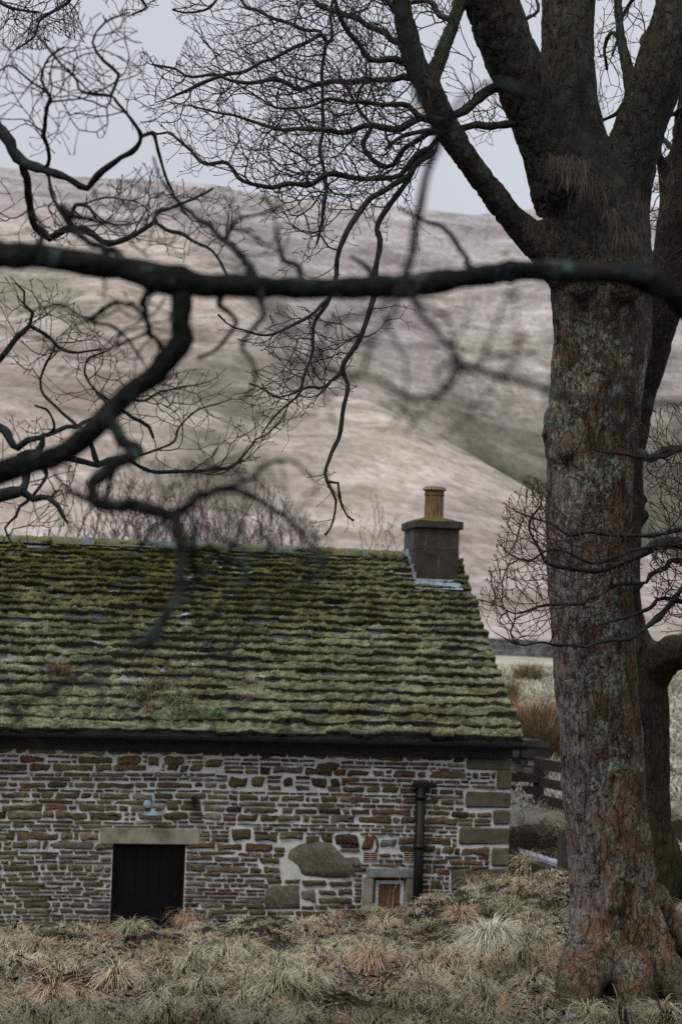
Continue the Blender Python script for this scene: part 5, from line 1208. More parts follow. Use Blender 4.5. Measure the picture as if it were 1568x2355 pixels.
# --- overhanging tree close to the camera (its big bough crosses the view)
S5 = Skel(); nx5, ny5 = -1.35, 4.2; nz5 = float(ground(nx5, ny5))
nt_ = thing('overhanging_tree', (nx5, ny5, nz5), 'dark tree nearest the viewer, its thick blurred bough crossing the whole view', 'tree')
S5.path([(nx5, ny5, nz5 - .15, .22), (nx5 + .03, ny5, nz5 + .8, .18), (nx5, ny5, nz5 + 2.2, .16), (nx5 + .05, ny5, nz5 + 3.4, .13), (nx5, ny5, nz5 + 4.6, .08), (nx5 + .2, ny5, nz5 + 5.6, .04)], .06, attach=False, own=0)
N5 = [
 ([(-500, 560, 46, 4.1), (-200, 560, 38, 4.1), (-60, 568, 34, 4.05), (0, 580, 33, 4), (120, 592, 32, 4), (250, 612, 30, 4), (340, 630, 32, 4), (400, 645, 38, 4), (440, 650, 34, 4), (520, 652, 27, 4), (600, 660, 27, 4), (720, 664, 25, 4), (860, 660, 26, 4), (960, 654, 27, 4), (1060, 642, 26, 4), (1160, 626, 23, 4), (1250, 622, 24, 4), (1400, 632, 26, 4), (1500, 648, 28, 4), (1570, 700, 28, 4.05), (1660, 790, 24, 4.1), (1760, 840, 18, 4.2), (1850, 830, 10, 4.2)], 1),
 ([(415, 655, 30, 4), (420, 700, 23, 4), (418, 745, 22, 4), (425, 780, 25, 4), (412, 800, 26, 4), (375, 835, 26, 4), (340, 872, 24, 4), (270, 930, 26, 4), (220, 985, 24, 4), (150, 1035, 25, 4), (60, 1070, 27, 4), (-40, 1098, 30, 4), (-200, 1140, 32, 4.05), (-500, 1200, 34, 4.1)], 0),
 ([(240, 950, 22, 4), (268, 998, 16, 3.9), (310, 1042, 17, 3.8), (262, 1072, 16, 3.7), (206, 1112, 15, 3.6), (212, 1148, 16, 3.6), (262, 1160, 17, 3.5), (340, 1170, 15, 3.4), (388, 1188, 15, 3.4), (412, 1230, 13, 3.3), (418, 1292, 11, 3.2), (402, 1380, 11, 3.1), (378, 1435, 12, 3.0), (352, 1468, 12, 3.0), (332, 1480, 9, 3.0), (292, 1490, 7, 3.0), (248, 1528, 6, 3.0), (226, 1565, 6, 3.0), (235, 1610, 6, 3.0), (230, 1660, 3, 3.0)], 0),
 ([(226, 1568, 6, 3.0), (180, 1562, 7, 3.0), (130, 1585, 8, 3.0), (80, 1602, 7, 3.0), (0, 1610, 7, 3.0), (-80, 1600, 5, 3.0)], 0),
 ([(388, 1190, 12, 3.4), (440, 1155, 10, 3.4), (500, 1122, 9, 3.6), (560, 1128, 8, 3.6), (610, 1160, 7, 3.6), (655, 1195, 7, 3.6), (690, 1230, 5, 3.6), (740, 1240, 3, 3.6)], 0),
 ([(655, 1190, 5, 3.6), (660, 1165, 4, 3.6), (645, 1155, 2, 3.6)], 0),
 ([(416, 1262, 9, 3.25), (470, 1262, 7, 3.3), (510, 1280, 6, 3.55), (550, 1300, 6, 3.5), (568, 1345, 5, 3.5), (572, 1380, 3, 3.5)], 0),
 ([(416, 1255, 8, 3.25), (450, 1230, 8, 3.4), (445, 1200, 7, 3.7), (430, 1170, 6, 3.75)], 0),
 ([(568, 1350, 4, 3.5), (640, 1370, 3.4, 3.3), (700, 1330, 3, 3.2), (760, 1260, 2, 3.2)], 0),
 ([(378, 1436, 9, 3.0), (360, 1475, 8, 3.0), (330, 1510, 5, 3.0)], 0),
 ([(-1200, -500, 20, 4.2), (-300, -520, 16, 3.6), (500, -420, 14, 3.2), (850, -200, 12, 3.0), (915, -40, 11, 2.9), (928, 80, 11, 2.9), (965, 200, 12, 2.9), (1002, 318, 11, 2.9), (984, 390, 8, 2.9), (968, 490, 9, 2.9), (945, 590, 9, 2.9), (925, 650, 9, 2.85), (955, 695, 8, 2.8), (1000, 760, 8, 2.75), (1045, 822, 8, 2.7), (1085, 846, 8, 2.65), (1150, 868, 8, 2.6), (1250, 892, 8, 2.6), (1400, 925, 8, 2.6), (1560, 935, 7, 2.6), (1700, 920, 5, 2.6)], 0),
 ([(1060, 835, 6, 2.68), (1040, 880, 6, 2.7), (1000, 914, 8, 2.7), (955, 922, 8, 2.7), (915, 900, 7, 2.7), (870, 868, 6, 2.7), (800, 850, 5, 2.7), (730, 850, 4, 2.7), (690, 870, 3, 2.7)], 0),
 ([(1100, 850, 4, 2.65), (1130, 780, 3.4, 2.7), (1160, 700, 3, 2.75), (1185, 640, 2.4, 2.8)], 0),
 ([(350, 665, 10, 4), (330, 690, 7, 4.3), (335, 730, 6.5, 4.5), (350, 770, 6, 4.7), (375, 800, 6, 4.8), (390, 820, 5, 4.8)], 0),
 ([(338, 735, 5, 4.5), (300, 700, 5, 4.7), (250, 702, 5, 4.9), (205, 735, 5, 5), (175, 725, 4, 5), (140, 700, 3.4, 5), (90, 705, 3, 5)], 0),
 ([(200, 738, 4, 5), (260, 755, 4, 5), (300, 790, 3.6, 5), (330, 830, 3, 5)], 0),
 ([(1110, 640, 8, 4), (1075, 605, 7, 4.2), (1055, 565, 6, 4.4), (1010, 525, 5, 4.5), (960, 500, 4, 4.6), (920, 470, 3, 4.6)], 0),
 ([(590, 650, 12, 4), (565, 600, 9, 4.2), (520, 555, 7.5, 4.5), (470, 510, 6, 4.8), (420, 470, 5, 5.0), (380, 430, 4, 5), (350, 360, 3, 5)], 0),
 ([(520, 555, 6, 4.5), (540, 510, 4.6, 4.7), (590, 490, 3.6, 4.8), (640, 480, 3, 4.9)], 0),
 ([(300, 620, 11, 4), (270, 580, 9, 4.2), (200, 555, 9, 4.4), (165, 520, 10, 4.5), (140, 475, 11, 4.5), (165, 490, 8, 4.5), (215, 500, 6, 4.5)], 0),
 ([(238, 640, 5, 4), (240, 665, 3, 4), (236, 685, 2, 4)], 0),
 ([(1000, 318, 6, 2.9), (1100, 200, 5, 2.6), (1200, 200, 6, 2.4), (1290, 270, 6, 2.4), (1380, 350, 6, 2.4), (1460, 415, 6, 2.4), (1600, 440, 5, 2.4)], 0),
 ([(1330, 310, 5, 2.4), (1370, 430, 4.5, 2.4), (1340, 540, 4, 2.4), (1300, 600, 3, 2.4)], 0),
 ([(1250, 892, 5, 2.6), (1320, 820, 5, 2.5), (1420, 800, 5, 2.5), (1500, 740, 4, 2.5), (1540, 640, 3, 2.5)], 0),
 ([(1400, 925, 6, 2.6), (1440, 1000, 5, 2.5), (1520, 1080, 4, 2.5)], 0),
 ([(1800, 1500, 8, 3.2), (1600, 1560, 6, 3.2), (1500, 1560, 6, 3.1), (1400, 1540, 6, 3.1), (1340, 1590, 4, 3.1)], 0),
]
for k, (b, _) in enumerate(N5[:-1]):
    w_ = w4(b)
    if k == 0: w_ = [(nx5, ny5, w_[0][2], w_[0][3] * 1.1)] + w_
    if k == 10: w_ = [(nx5, ny5, nz5 + 4.4, .06)] + w_[1:]
    S5.path(w_, .016, wig=.006, seed=220 + k)
# the lower limb runs back into the stem on the left
e_ = w4([(-500, 1200, 34, 4.1)])[0]; S5.path([e_, ((e_[0] + nx5) / 2, ny5, e_[2] - .02, e_[3]), (nx5, ny5, e_[2] - .05, e_[3] * 1.1)], .03)
for k, b in enumerate([
  [(1045, 822, 6, 2.7), (1000, 860, 5, 2.7), (1020, 900, 4, 2.7), (1060, 930, 3, 2.7)], [(925, 650, 6, 2.85), (880, 700, 5, 2.9), (820, 735, 4.5, 2.9), (760, 745, 5, 2.9), (700, 760, 4, 2.9)],
  [(880, 700, 4, 2.9), (900, 770, 4, 2.9), (930, 820, 3, 2.9)], [(760, 745, 5, 2.9), (735, 800, 6, 2.9), (720, 850, 7, 2.9), (735, 900, 4, 2.9)], [(1150, 868, 5, 2.6), (1185, 830, 4, 2.6), (1190, 760, 3, 2.6)],
  [(1250, 892, 5, 2.6), (1260, 960, 4, 2.6), (1330, 1010, 3, 2.6)], [(520, 655, 9, 4), (510, 700, 7, 4.2), (540, 740, 6, 4.3), (500, 800, 5, 4.4), (450, 830, 4, 4.4)],
  [(700, 660, 9, 4), (690, 620, 8, 4.1), (650, 590, 6, 4.2), (640, 540, 4, 4.3)], [(860, 655, 9, 4), (850, 620, 7, 4), (800, 590, 5, 4.1)], [(120, 592, 12, 4), (90, 560, 9, 4.1), (100, 520, 6, 4.1), (60, 480, 5, 4.1)],
  [(925, 650, 6, 2.85), (900, 720, 6, 2.7), (850, 790, 5, 2.6), (820, 850, 5, 2.6), (760, 900, 4, 2.6), (700, 960, 3, 2.6)], [(850, 790, 4, 2.6), (780, 780, 4, 2.6), (720, 820, 4, 2.6), (640, 830, 3, 2.6)],
  [(600, 660, 9, 4), (600, 720, 6, 3.9), (560, 790, 5, 3.8), (590, 860, 4, 3.7), (560, 930, 3, 3.7)], [(560, 1128, 6, 3.4), (600, 1080, 5, 3.4), (670, 1060, 4, 3.4), (720, 1100, 3, 3.4)], [(690, 1230, 5, 3.6), (740, 1290, 5, 3.4), (700, 1350, 4, 3.3), (640, 1390, 4, 3.2), (560, 1400, 3, 3.2)],
  [(20, 1610, 5, 3.0), (60, 1680, 4, 3.0), (110, 1720, 3, 3.0)], [(345, 1475, 7, 3.0), (420, 1470, 5, 3.0), (480, 1440, 4, 3.0), (520, 1380, 3, 3.0)],
  [(270, 930, 8, 4), (300, 900, 6, 4), (350, 895, 5, 4.1), (400, 860, 4, 4.1)], [(340, 1172, 8, 3.7), (350, 1215, 6, 3.7), (320, 1260, 4, 3.7)], [(260, 1160, 7, 3.75), (200, 1150, 6, 3.8), (150, 1120, 5, 3.8), (120, 1075, 4, 3.8)]]):
    S5.path(w4(b), .02, wig=.008, seed=400 + k)
env = [([(30, 640), (400, 680), (420, 880), (200, 900), (30, 800)], 4.2, 5.6), ([(60, 440), (330, 400), (640, 440), (700, 640), (60, 580)], 3.9, 5.4),
       ([(600, 660), (1260, 660), (1270, 900), (1000, 1020), (660, 960)], 2.4, 3.5), ([(60, 1050), (720, 1040), (800, 1340), (560, 1500), (240, 1700), (0, 1700), (200, 1300)], 2.7, 4.0), ([(1260, 150), (1640, 150), (1640, 1150), (1270, 1100)], 2.2, 2.8), ([(880, -60), (1100, -60), (1100, 620), (900, 620)], 2.7, 3.1)]
S5.shoots(env, life=5, step=.026, gap=4, seed=12, dmin=.034, maxn=3800, src=(2,), wob=.2, ang=.9, prob=.6, trop=(0, 0, .03), thin=.2)
S5.radii(.0015, 2.4)
S5.emit('trunk', m_bark_near, nt_, own=[0], sides=20, col=(1, 1, 1), rough=.05)
S5.emit('bough', m_bark_near, nt_, own=[2], sides=14, col=(1, 1, 1), rough=.17)
S5.emit('twigs', m_bark_near, nt_, own=[1], sides=6, col=(1, 1, 1), rough=.07)

# --- thin scrub trees beyond the cottage
def scrub(name, X, Y, H, Wd, n, seed, label, group, parentmat=m_twig, col=(.07, .055, .055), stems=6):
    gz = float(ground(X, Y)); g = np.random.default_rng(seed)
    o = thing(name, (X, Y, gz), label, 'tree', group); S = Skel(); first = True
    for k in range(stems):
        a = g.uniform(0, 6.28); rr = Wd * .25
        S.path([(X, Y, gz - .1, .05), (X + .3 * rr * math.cos(a), Y + .3 * rr * math.sin(a), gz + H * .2, .045), (X + rr * math.cos(a), Y + rr * math.sin(a), gz + H * .5, .025)], H * .06, attach=not first, wig=.08, seed=seed + k, own=2); first = False
    q0 = RT @ (np.array([X, Y, gz + H * .6]) - EYE); d0 = -q0[2]; uc = CU + F * q0[0] / d0; vc = CV - F * q0[1] / d0; hu = Wd * .62 * F / d0; hv = H * .46 * F / d0
    poly = [(uc + hu * math.cos(a) * g.uniform(.75, 1.15), vc - hv * math.sin(a) * g.uniform(.8, 1.1)) for a in np.linspace(0, 6.28, 15)[:-1]]
    S.shoots([(poly, d0 - Wd * .6, d0 + Wd * .6)], life=7, step=H * .032, gap=1, seed=seed, dmin=H * .03, maxn=n * 7, src=(2,), trop=(0, 0, .1), wob=.15); S.radii(.010, 2.6)
    S.emit('stem', parentmat, o, own=[2], sides=5, col=col); S.emit('crown', parentmat, o, own=[1], sides=3, col=col, tipcol=(.13, .095, .10), tipr=.016)
for k, (u, Y, vt, wpx) in enumerate([(215, 52, 1110, 120), (290, 56, 1090, 130), (360, 50, 1125, 120), (440, 55, 1078, 130), (505, 52, 1072, 120), (565, 50, 1085, 130), (630, 54, 1130, 110), (700, 58, 1185, 90), (150, 56, 1160, 90), (860, 60, 1150, 70), (915, 64, 1165, 60)]):
    base = PY(u, 1300, Y); topz = PY(u, vt, Y)[2]; gz = float(ground(base[0], Y)); H = topz - gz
    words = ['left of', 'just left of', 'under', 'behind', 'right of'][k % 5]
    scrub('thorn_tree', float(base[0]), Y, float(H), wpx / F * Y * 1.15, 520 if k < 8 else 260, 300 + k * 11, 'bare purplish scrub tree just beyond the cottage ridge', 'scrub trees beyond the ridge')

# ------------------------------------------------------------------ fence, walls, rushes right of the cottage
def box_between(mbx, a, b, h, t, c=(1, 1, 1)):
    a = np.array(a); b = np.array(b); d = b - a; d[2] = 0; d /= np.linalg.norm(d); s = np.array([-d[1], d[0], 0]) * t / 2; up = np.array([0, 0, h / 2])
    V = [p + i * s + j * up for p in (a, b) for i, j in ((-1, -1), (1, -1), (1, 1), (-1, 1))]
    mbx.add(V, [(0, 1, 2, 3), (7, 6, 5, 4), (0, 4, 5, 1), (1, 5, 6, 2), (2, 6, 7, 3), (3, 7, 4, 0)], c)
fy = 25.5
pA = PY(1236, 1895, fy); pB = PY(1345, 1935, 23.2); pC = PY(1150, 1885, 27.0)
fence = thing('wooden_fence', (float(pA[0]), fy, float(ground(pA[0], fy))), 'dark weathered post and rail fence between the cottage gable and the sycamore', 'fence')
for (p, yy, vt, vb, wpx, cap) in ((pA, fy, 1742, 1905, 22, 1), (pB, 23.2, 1770, 1960, 24, 1), (pC, 27.0, 1760, 1900, 18, 0)):
    u = {id(pA): 1236, id(pB): 1345, id(pC): 1150}[id(p)]
    zt = PY(u, vt, yy)[2]; g0 = float(ground(p[0], yy)); h_ = wpx / F * yy / 2
    mb = MB(); mb.box(p[0] - h_, p[0] + h_, yy - h_, yy + h_, g0 - .2, zt, .012, None, .004); mb.build('post', m_wood, fence)
for k, (v0, v1, th) in enumerate(((1757, 1775, .15), (1798, 1820, .13), (1838, 1862, .13), (1876, 1905, .13))):
    a = PY(1240, v0, fy - .07); b = PY(1345, v1, 23.2 - .07); mb = MB(); box_between(mb, a, b, th, .045); mb.build('rail', m_wood, fence)
for k, (v0, v1, th) in enumerate(((1788, 1790, .13), (1816, 1818, .12), (1842, 1846, .12), (1870, 1874, .12))):
    a = PY(1150, v0, 27.0 - .06); b = PY(1236, v1, fy - .12); mb = MB(); box_between(mb, a, b, th, .045); mb.build('rail', m_wood, fence)
def rubble(name, path, h, th, mat, label, cat, course=.12, stone=.3, cap=None, group=None, colr=((.11, .10, .075),)):
    """dry stone wall following path [(x,y)], stones as one masonry body"""
    P = [np.array(p, float) for p in path]; mb = MB()
    o = None
    L = 0
    for a, b in zip(P[:-1], P[1:]):
        d = b - a; ln = np.linalg.norm(d); d = d / ln; s = np.array([-d[1], d[0]]); x = 0
        zrow = 0
        while zrow < h:
            ch = course * rng.uniform(.7, 1.3); x = rng.uniform(-.1, 0)
            while x < ln:
                w_ = stone * rng.uniform(.5, 1.6); x2 = min(x + w_, ln + .05)
                q0 = a + d * max(x, 0); q1 = a + d * x2; g0 = float(min(ground(q0[0], q0[1]), ground(q1[0], q1[1]))) - .1
                c = np.array(colr[rng.integers(len(colr))]) * rng.uniform(.55, 1.35); o2 = th / 2 * rng.uniform(.85, 1.1)
                V = []
                for q in (q0 + d * .01, q1 - d * .01):
                    for sg, zz in ((-1, 0), (1, 0), (1, 1), (-1, 1)):
                        p2 = q + s * sg * o2 + rng.normal(0, .012, 2); V.append((p2[0], p2[1], g0 + zrow + zz * (ch - .012) + rng.normal(0, .006)))
                mb.add(V, [(0, 1, 2, 3), (7, 6, 5, 4), (0, 4, 5, 1), (1, 5, 6, 2), (2, 6, 7, 3), (3, 7, 4, 0)], tuple(c)); x = x2
            zrow += ch
    o = mb.build(name, mat, None); tag(o, label, cat, group); return o
m_rub = material('rubble_stone', W2, 8, usecol=True, bump=.7, bscale=30, dist=.02)
# low retaining wall with flagstone coping, from the gable to behind the sycamore
fl = [PY(1176, 1958, 22.7), PY(1240, 1973, 21.8), PY(1296, 1992, 21.0), PY(1380, 2015, 20.3)]
low_wall = thing('retaining_wall', (float(fl[0][0]), 22.5, .2), 'low dark stone wall topped by pale wet flagstones at the corner of the cottage', 'wall')
mb = MB()
for a, b in zip(fl[:-1], fl[1:]):
    n_ = max(2, int(np.linalg.norm(b - a) / .22))
    for row in range(7):
        for i in range(n_):
            q0 = a + (b - a) * (i / n_); q1 = a + (b - a) * ((i + 1) / n_ - .02); zt = min(q0[2], q1[2]) - .05 - row * .13
            t = rng.uniform(.5, 1.3); box_between(mb, (q0[0], q0[1] + .22 + rng.normal(0, .01), zt - .06), (q1[0], q1[1] + .22 + rng.normal(0, .01), zt - .06), .115, .3, (.05 * t, .045 * t, .035 * t))
mb.build('masonry', m_rub, low_wall)
for a, b in zip(fl[:-1], fl[1:]):
    mb = MB(); n_ = 7; V = []; 
    for i in range(n_ + 1):
        q = a + (b - a) * (i / n_) * .985; j1, j2 = rng.normal(0, .018, 2)
        V += [(q[0], q[1] - .03 + j1, q[2] - .045), (q[0], q[1] - .03 + j1, q[2]), (q[0], q[1] + .5 + j2, q[2] + .03), (q[0], q[1] + .5 + j2, q[2] - .03)]
    Fc = [(0, 1, 2, 3), tuple(4 * n_ + k for k in (3, 2, 1, 0))]
    for i in range(n_):
        for k in range(4): Fc.append((4 * i + k, 4 * i + 4 + k, 4 * i + 4 + (k + 1) % 4, 4 * i + (k + 1) % 4))
    mb.add(V, Fc); mb.build('coping_flagstone', m_flag, low_wall)
pst = PY(1298, 1930, 20.4); mb = MB(); g0 = float(ground(pst[0], 20.4)); mb.box(pst[0] - .07, pst[0] + .07, 20.33, 20.47, g0 - .2, pst[2] + .12, .012, None, .004)
o = mb.build('gate_post', m_wood, None); tag(o, 'short dark wooden post against the left side of the sycamore trunk', 'post')
# rubble wall pieces behind the fence, the field wall, a wall on the far slope
q = PY(1150, 1880, 28.5); q2 = PY(1232, 1885, 27.2)
rubble('field_wall_end', [(q[0], q[1]), (q2[0], q2[1])], .75, .4, m_rub, 'broken rubble wall end behind the rail fence', 'wall', .14, .3, colr=((.05, .045, .035), (.08, .075, .06), (.03, .03, .025)))
a = PY(1040, 1478, 96); b = PY(1300, 1470, 92); c_ = PY(1700, 1460, 96); d_ = PY(300, 1480, 104)
rubble('drystone_wall', [(d_[0], d_[1]), (a[0], a[1]), (b[0], b[1]), (c_[0], c_[1])], .95, .6, m_farstone, 'long dark drystone wall crossing the field at the foot of the hill', 'wall', .3, 1.1, colr=((.9, .9, .9),))

# ------------------------------------------------------------------ grasses
def stuff_blades(name, parts, mat, label, cat):
    b = 0; Vs, Fs, Cs = [], [], []
    for q in parts: Vs.append(q[0]); Fs.append(q[1] + b); Cs.append(q[2]); b += len(q[0])
    o = mesh(name, np.concatenate(Vs), np.concatenate(Fs), mat, None, np.concatenate(Cs)); return tag(o, label, cat, None, 'stuff')
def gpos(x, y, dz=-.01): return np.stack([x, y, ground(x, y) + dz], -1)
STRAW = np.array([[.52, .45, .31], [.47, .43, .30], [.40, .36, .235], [.27, .27, .155], [.42, .30, .19], [.38, .33, .21], [.56, .51, .39]])
def wedge(n, y0, y1, seed, umin=-260, umax=2250):
    g = np.random.default_rng(seed); y = np.sqrt(g.uniform(y0 ** 2, y1 ** 2, n)); u = g.uniform(umin, umax, n)
    x = u / F * y * 1.0 * .99 + 0.0 * y; return x, y
def keep_out(x, y): return ~((x < X1 + .05) & (y > WY - .1) & (y < 28.5))
parts = []
# short turf
x, y = wedge(140000, 9.2, 24.5, 3); k = keep_out(x, y); x, y = x[k], y[k]; n_ = len(x)
pz = fbm(xyz(x, y), 1.1, 4, 301); pc = vnoise(xyz(x, y), 6.5, 302)
k = ((pc + .5 * rng.random(n_)) > -.05) & (vnoise(xyz(x, y), 1.6, 340) > -.70 + .3 * rng.random(n_)); x, y, pz, pc = x[k], y[k], pz[k], pc[k]; n_ = len(x)
w3 = sstep(-.4, .5, pz + rng.normal(0, .25, n_))[:, None]
col = lerp(np.array([.14, .165, .09]), np.array([.38, .37, .25]), w3) * rng.uniform(.55, 1.35, (n_, 1))
rust = (rng.random(n_) < .16)[:, None]; col = np.where(rust, np.array([.28, .17, .10]) * rng.uniform(.6, 1.2, (n_, 1)), col)
az = rng.uniform(0, 6.28, n_)
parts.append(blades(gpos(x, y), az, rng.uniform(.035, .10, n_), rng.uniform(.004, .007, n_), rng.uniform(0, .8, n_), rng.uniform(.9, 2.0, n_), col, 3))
# grown-out tufts: clumps of arching blades, combed downhill towards the viewer
def clumps(nc, y0, y1, nb, L0, L1, seed, spread=.05, cols=STRAW, down=.7):
    g = np.random.default_rng(seed); cx, cy = wedge(nc, y0, y1, seed); k = keep_out(cx, cy); cx, cy = cx[k], cy[k]; nc = len(cx)
    hole = vnoise(xyz(cx, cy), 1.6, 340) > -.50; cx, cy = cx[hole], cy[hole]; nc = len(cx)
    mk = vnoise(xyz(cx, cy), .9, 310 + seed % 9); L = g.uniform(L0, L1, nc) * (1 - .42 * sstep(16, 18.5, cy) * (cy < 20.6)); ci = g.integers(0, len(cols), nc)
    idx = np.repeat(np.arange(nc), nb); m = len(idx)
    a = g.uniform(0, 6.28, m); rr = g.uniform(0, 1, m) * spread * (L[idx] / L1 + .4)
    px = cx[idx] + np.cos(a) * rr; py = cy[idx] + np.sin(a) * rr
    a2 = a + g.normal(0, .8, m); tow = -1.57 + g.normal(0, .5, m); sel = g.random(m) < down * .5; a2 = np.where(sel, tow, a2)
    col = cols[ci][idx] * g.uniform(.55, 1.3, (m, 1)) * ((1 + .3 * mk[idx]) * (.40 + .66 * sstep(10.6, 15.5, cy[idx])))[:, None]  # nearer tufts darker: shade on the near bank painted in
    rt = gpos(px, py); rt[:, 2] += np.minimum(.11, .38 * L[idx]) * np.exp(-(rr / (.5 * spread)) ** 2) * g.uniform(.2, 1, m)
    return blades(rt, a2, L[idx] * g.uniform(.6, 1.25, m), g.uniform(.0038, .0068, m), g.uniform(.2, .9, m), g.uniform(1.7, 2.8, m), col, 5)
parts.append(clumps(590, 9.5, 20.5, 190, .18, .34, 5, spread=.09, down=1.25))
parts.append(clumps(1680, 9.5, 20.5, 70, .09, .20, 15, spread=.06, down=1.1))
parts.append(clumps(900, 10.5, 20.5, 50, .08, .17, 6, cols=np.array([[.30, .32, .20], [.42, .41, .29], [.22, .26, .15]])))
parts.append(clumps(260, 20.5, 30, 60, .18, .4, 7, spread=.09))
stuff_blades('grass', parts, m_grass, 'rough straw and green winter grass covering the bank', 'grass')
# leaf litter and dark dead leaves between the tufts
n_ = 20000; x, y = wedge(n_, 9.4, 21, 17); cl = vnoise(xyz(x, y), 1.3, 320); k = cl > -.15; x, y = x[k], y[k]; n_ = len(x)
p = gpos(x, y, .012) + np.stack([0 * x, 0 * x, rng.uniform(0, .075, n_)], -1); a = rng.uniform(0, 6.28, n_); s_ = rng.uniform(.012, .032, n_)
tl = rng.normal(0, .5, (n_, 2)); V = []
sh = [(-1, 0), (-.35, -.7), (.6, -.45), (1.1, .1), (.4, .6), (-.5, .55)]
for q0, q1 in sh:
    dx = (q0 * np.cos(a) - q1 * np.sin(a)) * s_; dy = (q0 * np.sin(a) + q1 * np.cos(a)) * s_
    V.append(p + np.stack([dx, dy, tl[:, 0] * dx + tl[:, 1] * dy + .25 * s_ * (abs(q0) > .9)], -1))
V = np.stack(V, 1).reshape(-1, 3); f_ = np.arange(n_ * 6).reshape(n_, 6)
lc = np.array([[.10, .05, .03], [.06, .04, .035], [.13, .11, .11], [.17, .08, .04]])[rng.integers(0, 4, n_)] * rng.uniform(.5, 1.2, (n_, 1))
o = mesh('leaf_litter', V, [f_], m_leaf, None, np.repeat(lc, 6, 0), False); tag(o, 'dark fallen leaves lying among the grass on the bank', 'leaf litter', None, 'stuff')

# tussocks that stand out: each its own thing
_T = np.arange(8.0, 30.0, .01)
def ground_hit(u, v):
    d = ray(u, v); P = EYE[None] + d[None] * _T[:, None]
    k = np.nonzero(P[:, 2] <= ground(P[:, 0], P[:, 1]) + .02)[0]
    return P[k[0]] if len(k) else EYE + d * 14
def tussock(u, v, L, nb, col, label, spread=.05, down=.5, name='grass_tussock', group='grass tussocks on the bank', tall=(1.8, 2.9), cat='tussock', dist=None, wd=.0072):
    p = ground_hit(u, v) if dist is None else PY(u, v, dist); gz = float(ground(p[0], p[1]))
    g = np.random.default_rng(int(u * 7 + v)); a = g.uniform(0, 6.28, nb); rr = np.sqrt(g.uniform(0, 1, nb)) * spread
    px = p[0] + np.cos(a) * rr; py = p[1] + np.sin(a) * rr; a2 = a + g.normal(0, .6, nb); sel = g.random(nb) < down * .8; a2 = np.where(sel, -1.57 + g.normal(0, .7, nb), a2)
    root = gpos(px, py, -.02); root[:, 2] += .13 * (1 - (rr / spread) ** 2) * min(L / .3, 1.2)
    c = np.array(col) * g.uniform(.6, 1.3, (nb, 1))
    q = blades(root, a2, L * 1.35 * g.uniform(.55, 1.2, nb), np.full(nb, wd) * g.uniform(.7, 1.2, nb), g.uniform(.05, .6, nb), g.uniform(*tall, nb), c, 6, 1.3)
    o = mesh(name, q[0] - [p[0], p[1], gz], q[1], m_grass, None, q[2]); o.location = (float(p[0]), float(p[1]), gz)
    return tag(o, label, cat, group)
PALE, RUST, STR, GRN = (.56, .52, .405), (.47, .33, .215), (.50, .42, .29), (.33, .33, .20)
for (u, v, L, nb, c, lb, sp) in [
  (1130, 2195, .34, 1500, PALE, 'largest pale tussock with long drooping blades left of the sycamore foot', .11),
  (850, 2235, .26, 600, RUST, 'reddish tussock low in the middle of the bank', .06), (430, 2125, .26, 600, RUST, 'reddish-blond tussock with spiky blades below the dark door', .06),
  (560, 2200, .22, 420, STR, 'straw tussock below and right of the reddish-blond one', .05), (265, 2270, .24, 420, STR, 'straw tussock near the lower left corner', .05), (85, 2200, .22, 380, (.3, .25, .15), 'dull tussock at the left edge of the bank', .06),
  (80, 2060, .2, 320, STR, 'spiky straw tussock on the crest left of the door', .06), (1210, 2000, .24, 520, STR, 'blond tussock on the crest left of the sycamore', .09), (1100, 2035, .22, 420, RUST, 'rusty tussock below the cottage corner', .08),
  (1060, 2120, .2, 380, RUST, 'rusty tussock above the largest pale one', .07), (880, 2140, .2, 360, STR, 'straw tussock under the small window', .07), (1180, 2110, .22, 400, GRN, 'greenish tussock leaning on the sycamore roots', .07),
  (1290, 2240, .16, 240, (.45, .3, .2), 'small pinkish tuft hanging on the sycamore root', .03), (300, 2150, .22, 380, GRN, 'green tussock left of the reddish-blond one', .06), (700, 2150, .2, 340, STR, 'straw tussock right of the turquoise litter', .07),
  (640, 2290, .22, 380, GRN, 'greenish tussock at the bottom middle of the bank', .06), (980, 2300, .22, 380, (.33, .29, .2), 'brownish tussock at the bottom under the largest pale one', .06), (1540, 2050, .26, 420, STR, 'pale tussock right of the sycamore trunk', .07),
  (1350, 2340, .16, 200, GRN, 'greenish tuft at the very foot of the sycamore', .05), (500, 2040, .2, 260, STR, 'wispy straw tuft growing in front of the dark door', .06), (1520, 2345, .16, 200, (.40, .35, .23), 'straw tuft at the lower right corner', .05), (120, 2320, .26, 380, RUST, 'rusty tussock in the lower left corner', .06)]:
    tussock(u, v, L, nb, c, lb, sp)
# rushes and bracken in the field
tussock(1215, 1715, .66, 2600, (.22, .13, .085), 'rust-coloured clump of dead rushes beyond the fence', .40, 0, 'rush_clump', None, (.3, 1.7), 'rushes', 31, .016)
tussock(1252, 1718, .6, 700, (.14, .11, .06), 'darker olive rush clump beside the rust-coloured one', .25, 0, 'rush_clump', None, (.25, 1.5), 'rushes', 30, .016)
tussock(1155, 1590, .62, 600, (.16, .115, .06), 'small brown rush clump in the pale field beside the roof verge', .26, 0, 'rush_clump', None, (.2, 1.0), 'rushes', 42, .02)
tussock(1215, 1545, .5, 300, (.22, .18, .11), 'faint low rush clump in the pale field near the field wall', .4, 0, 'rush_clump', None, (.3, 1.2), 'rushes', 60, .03)
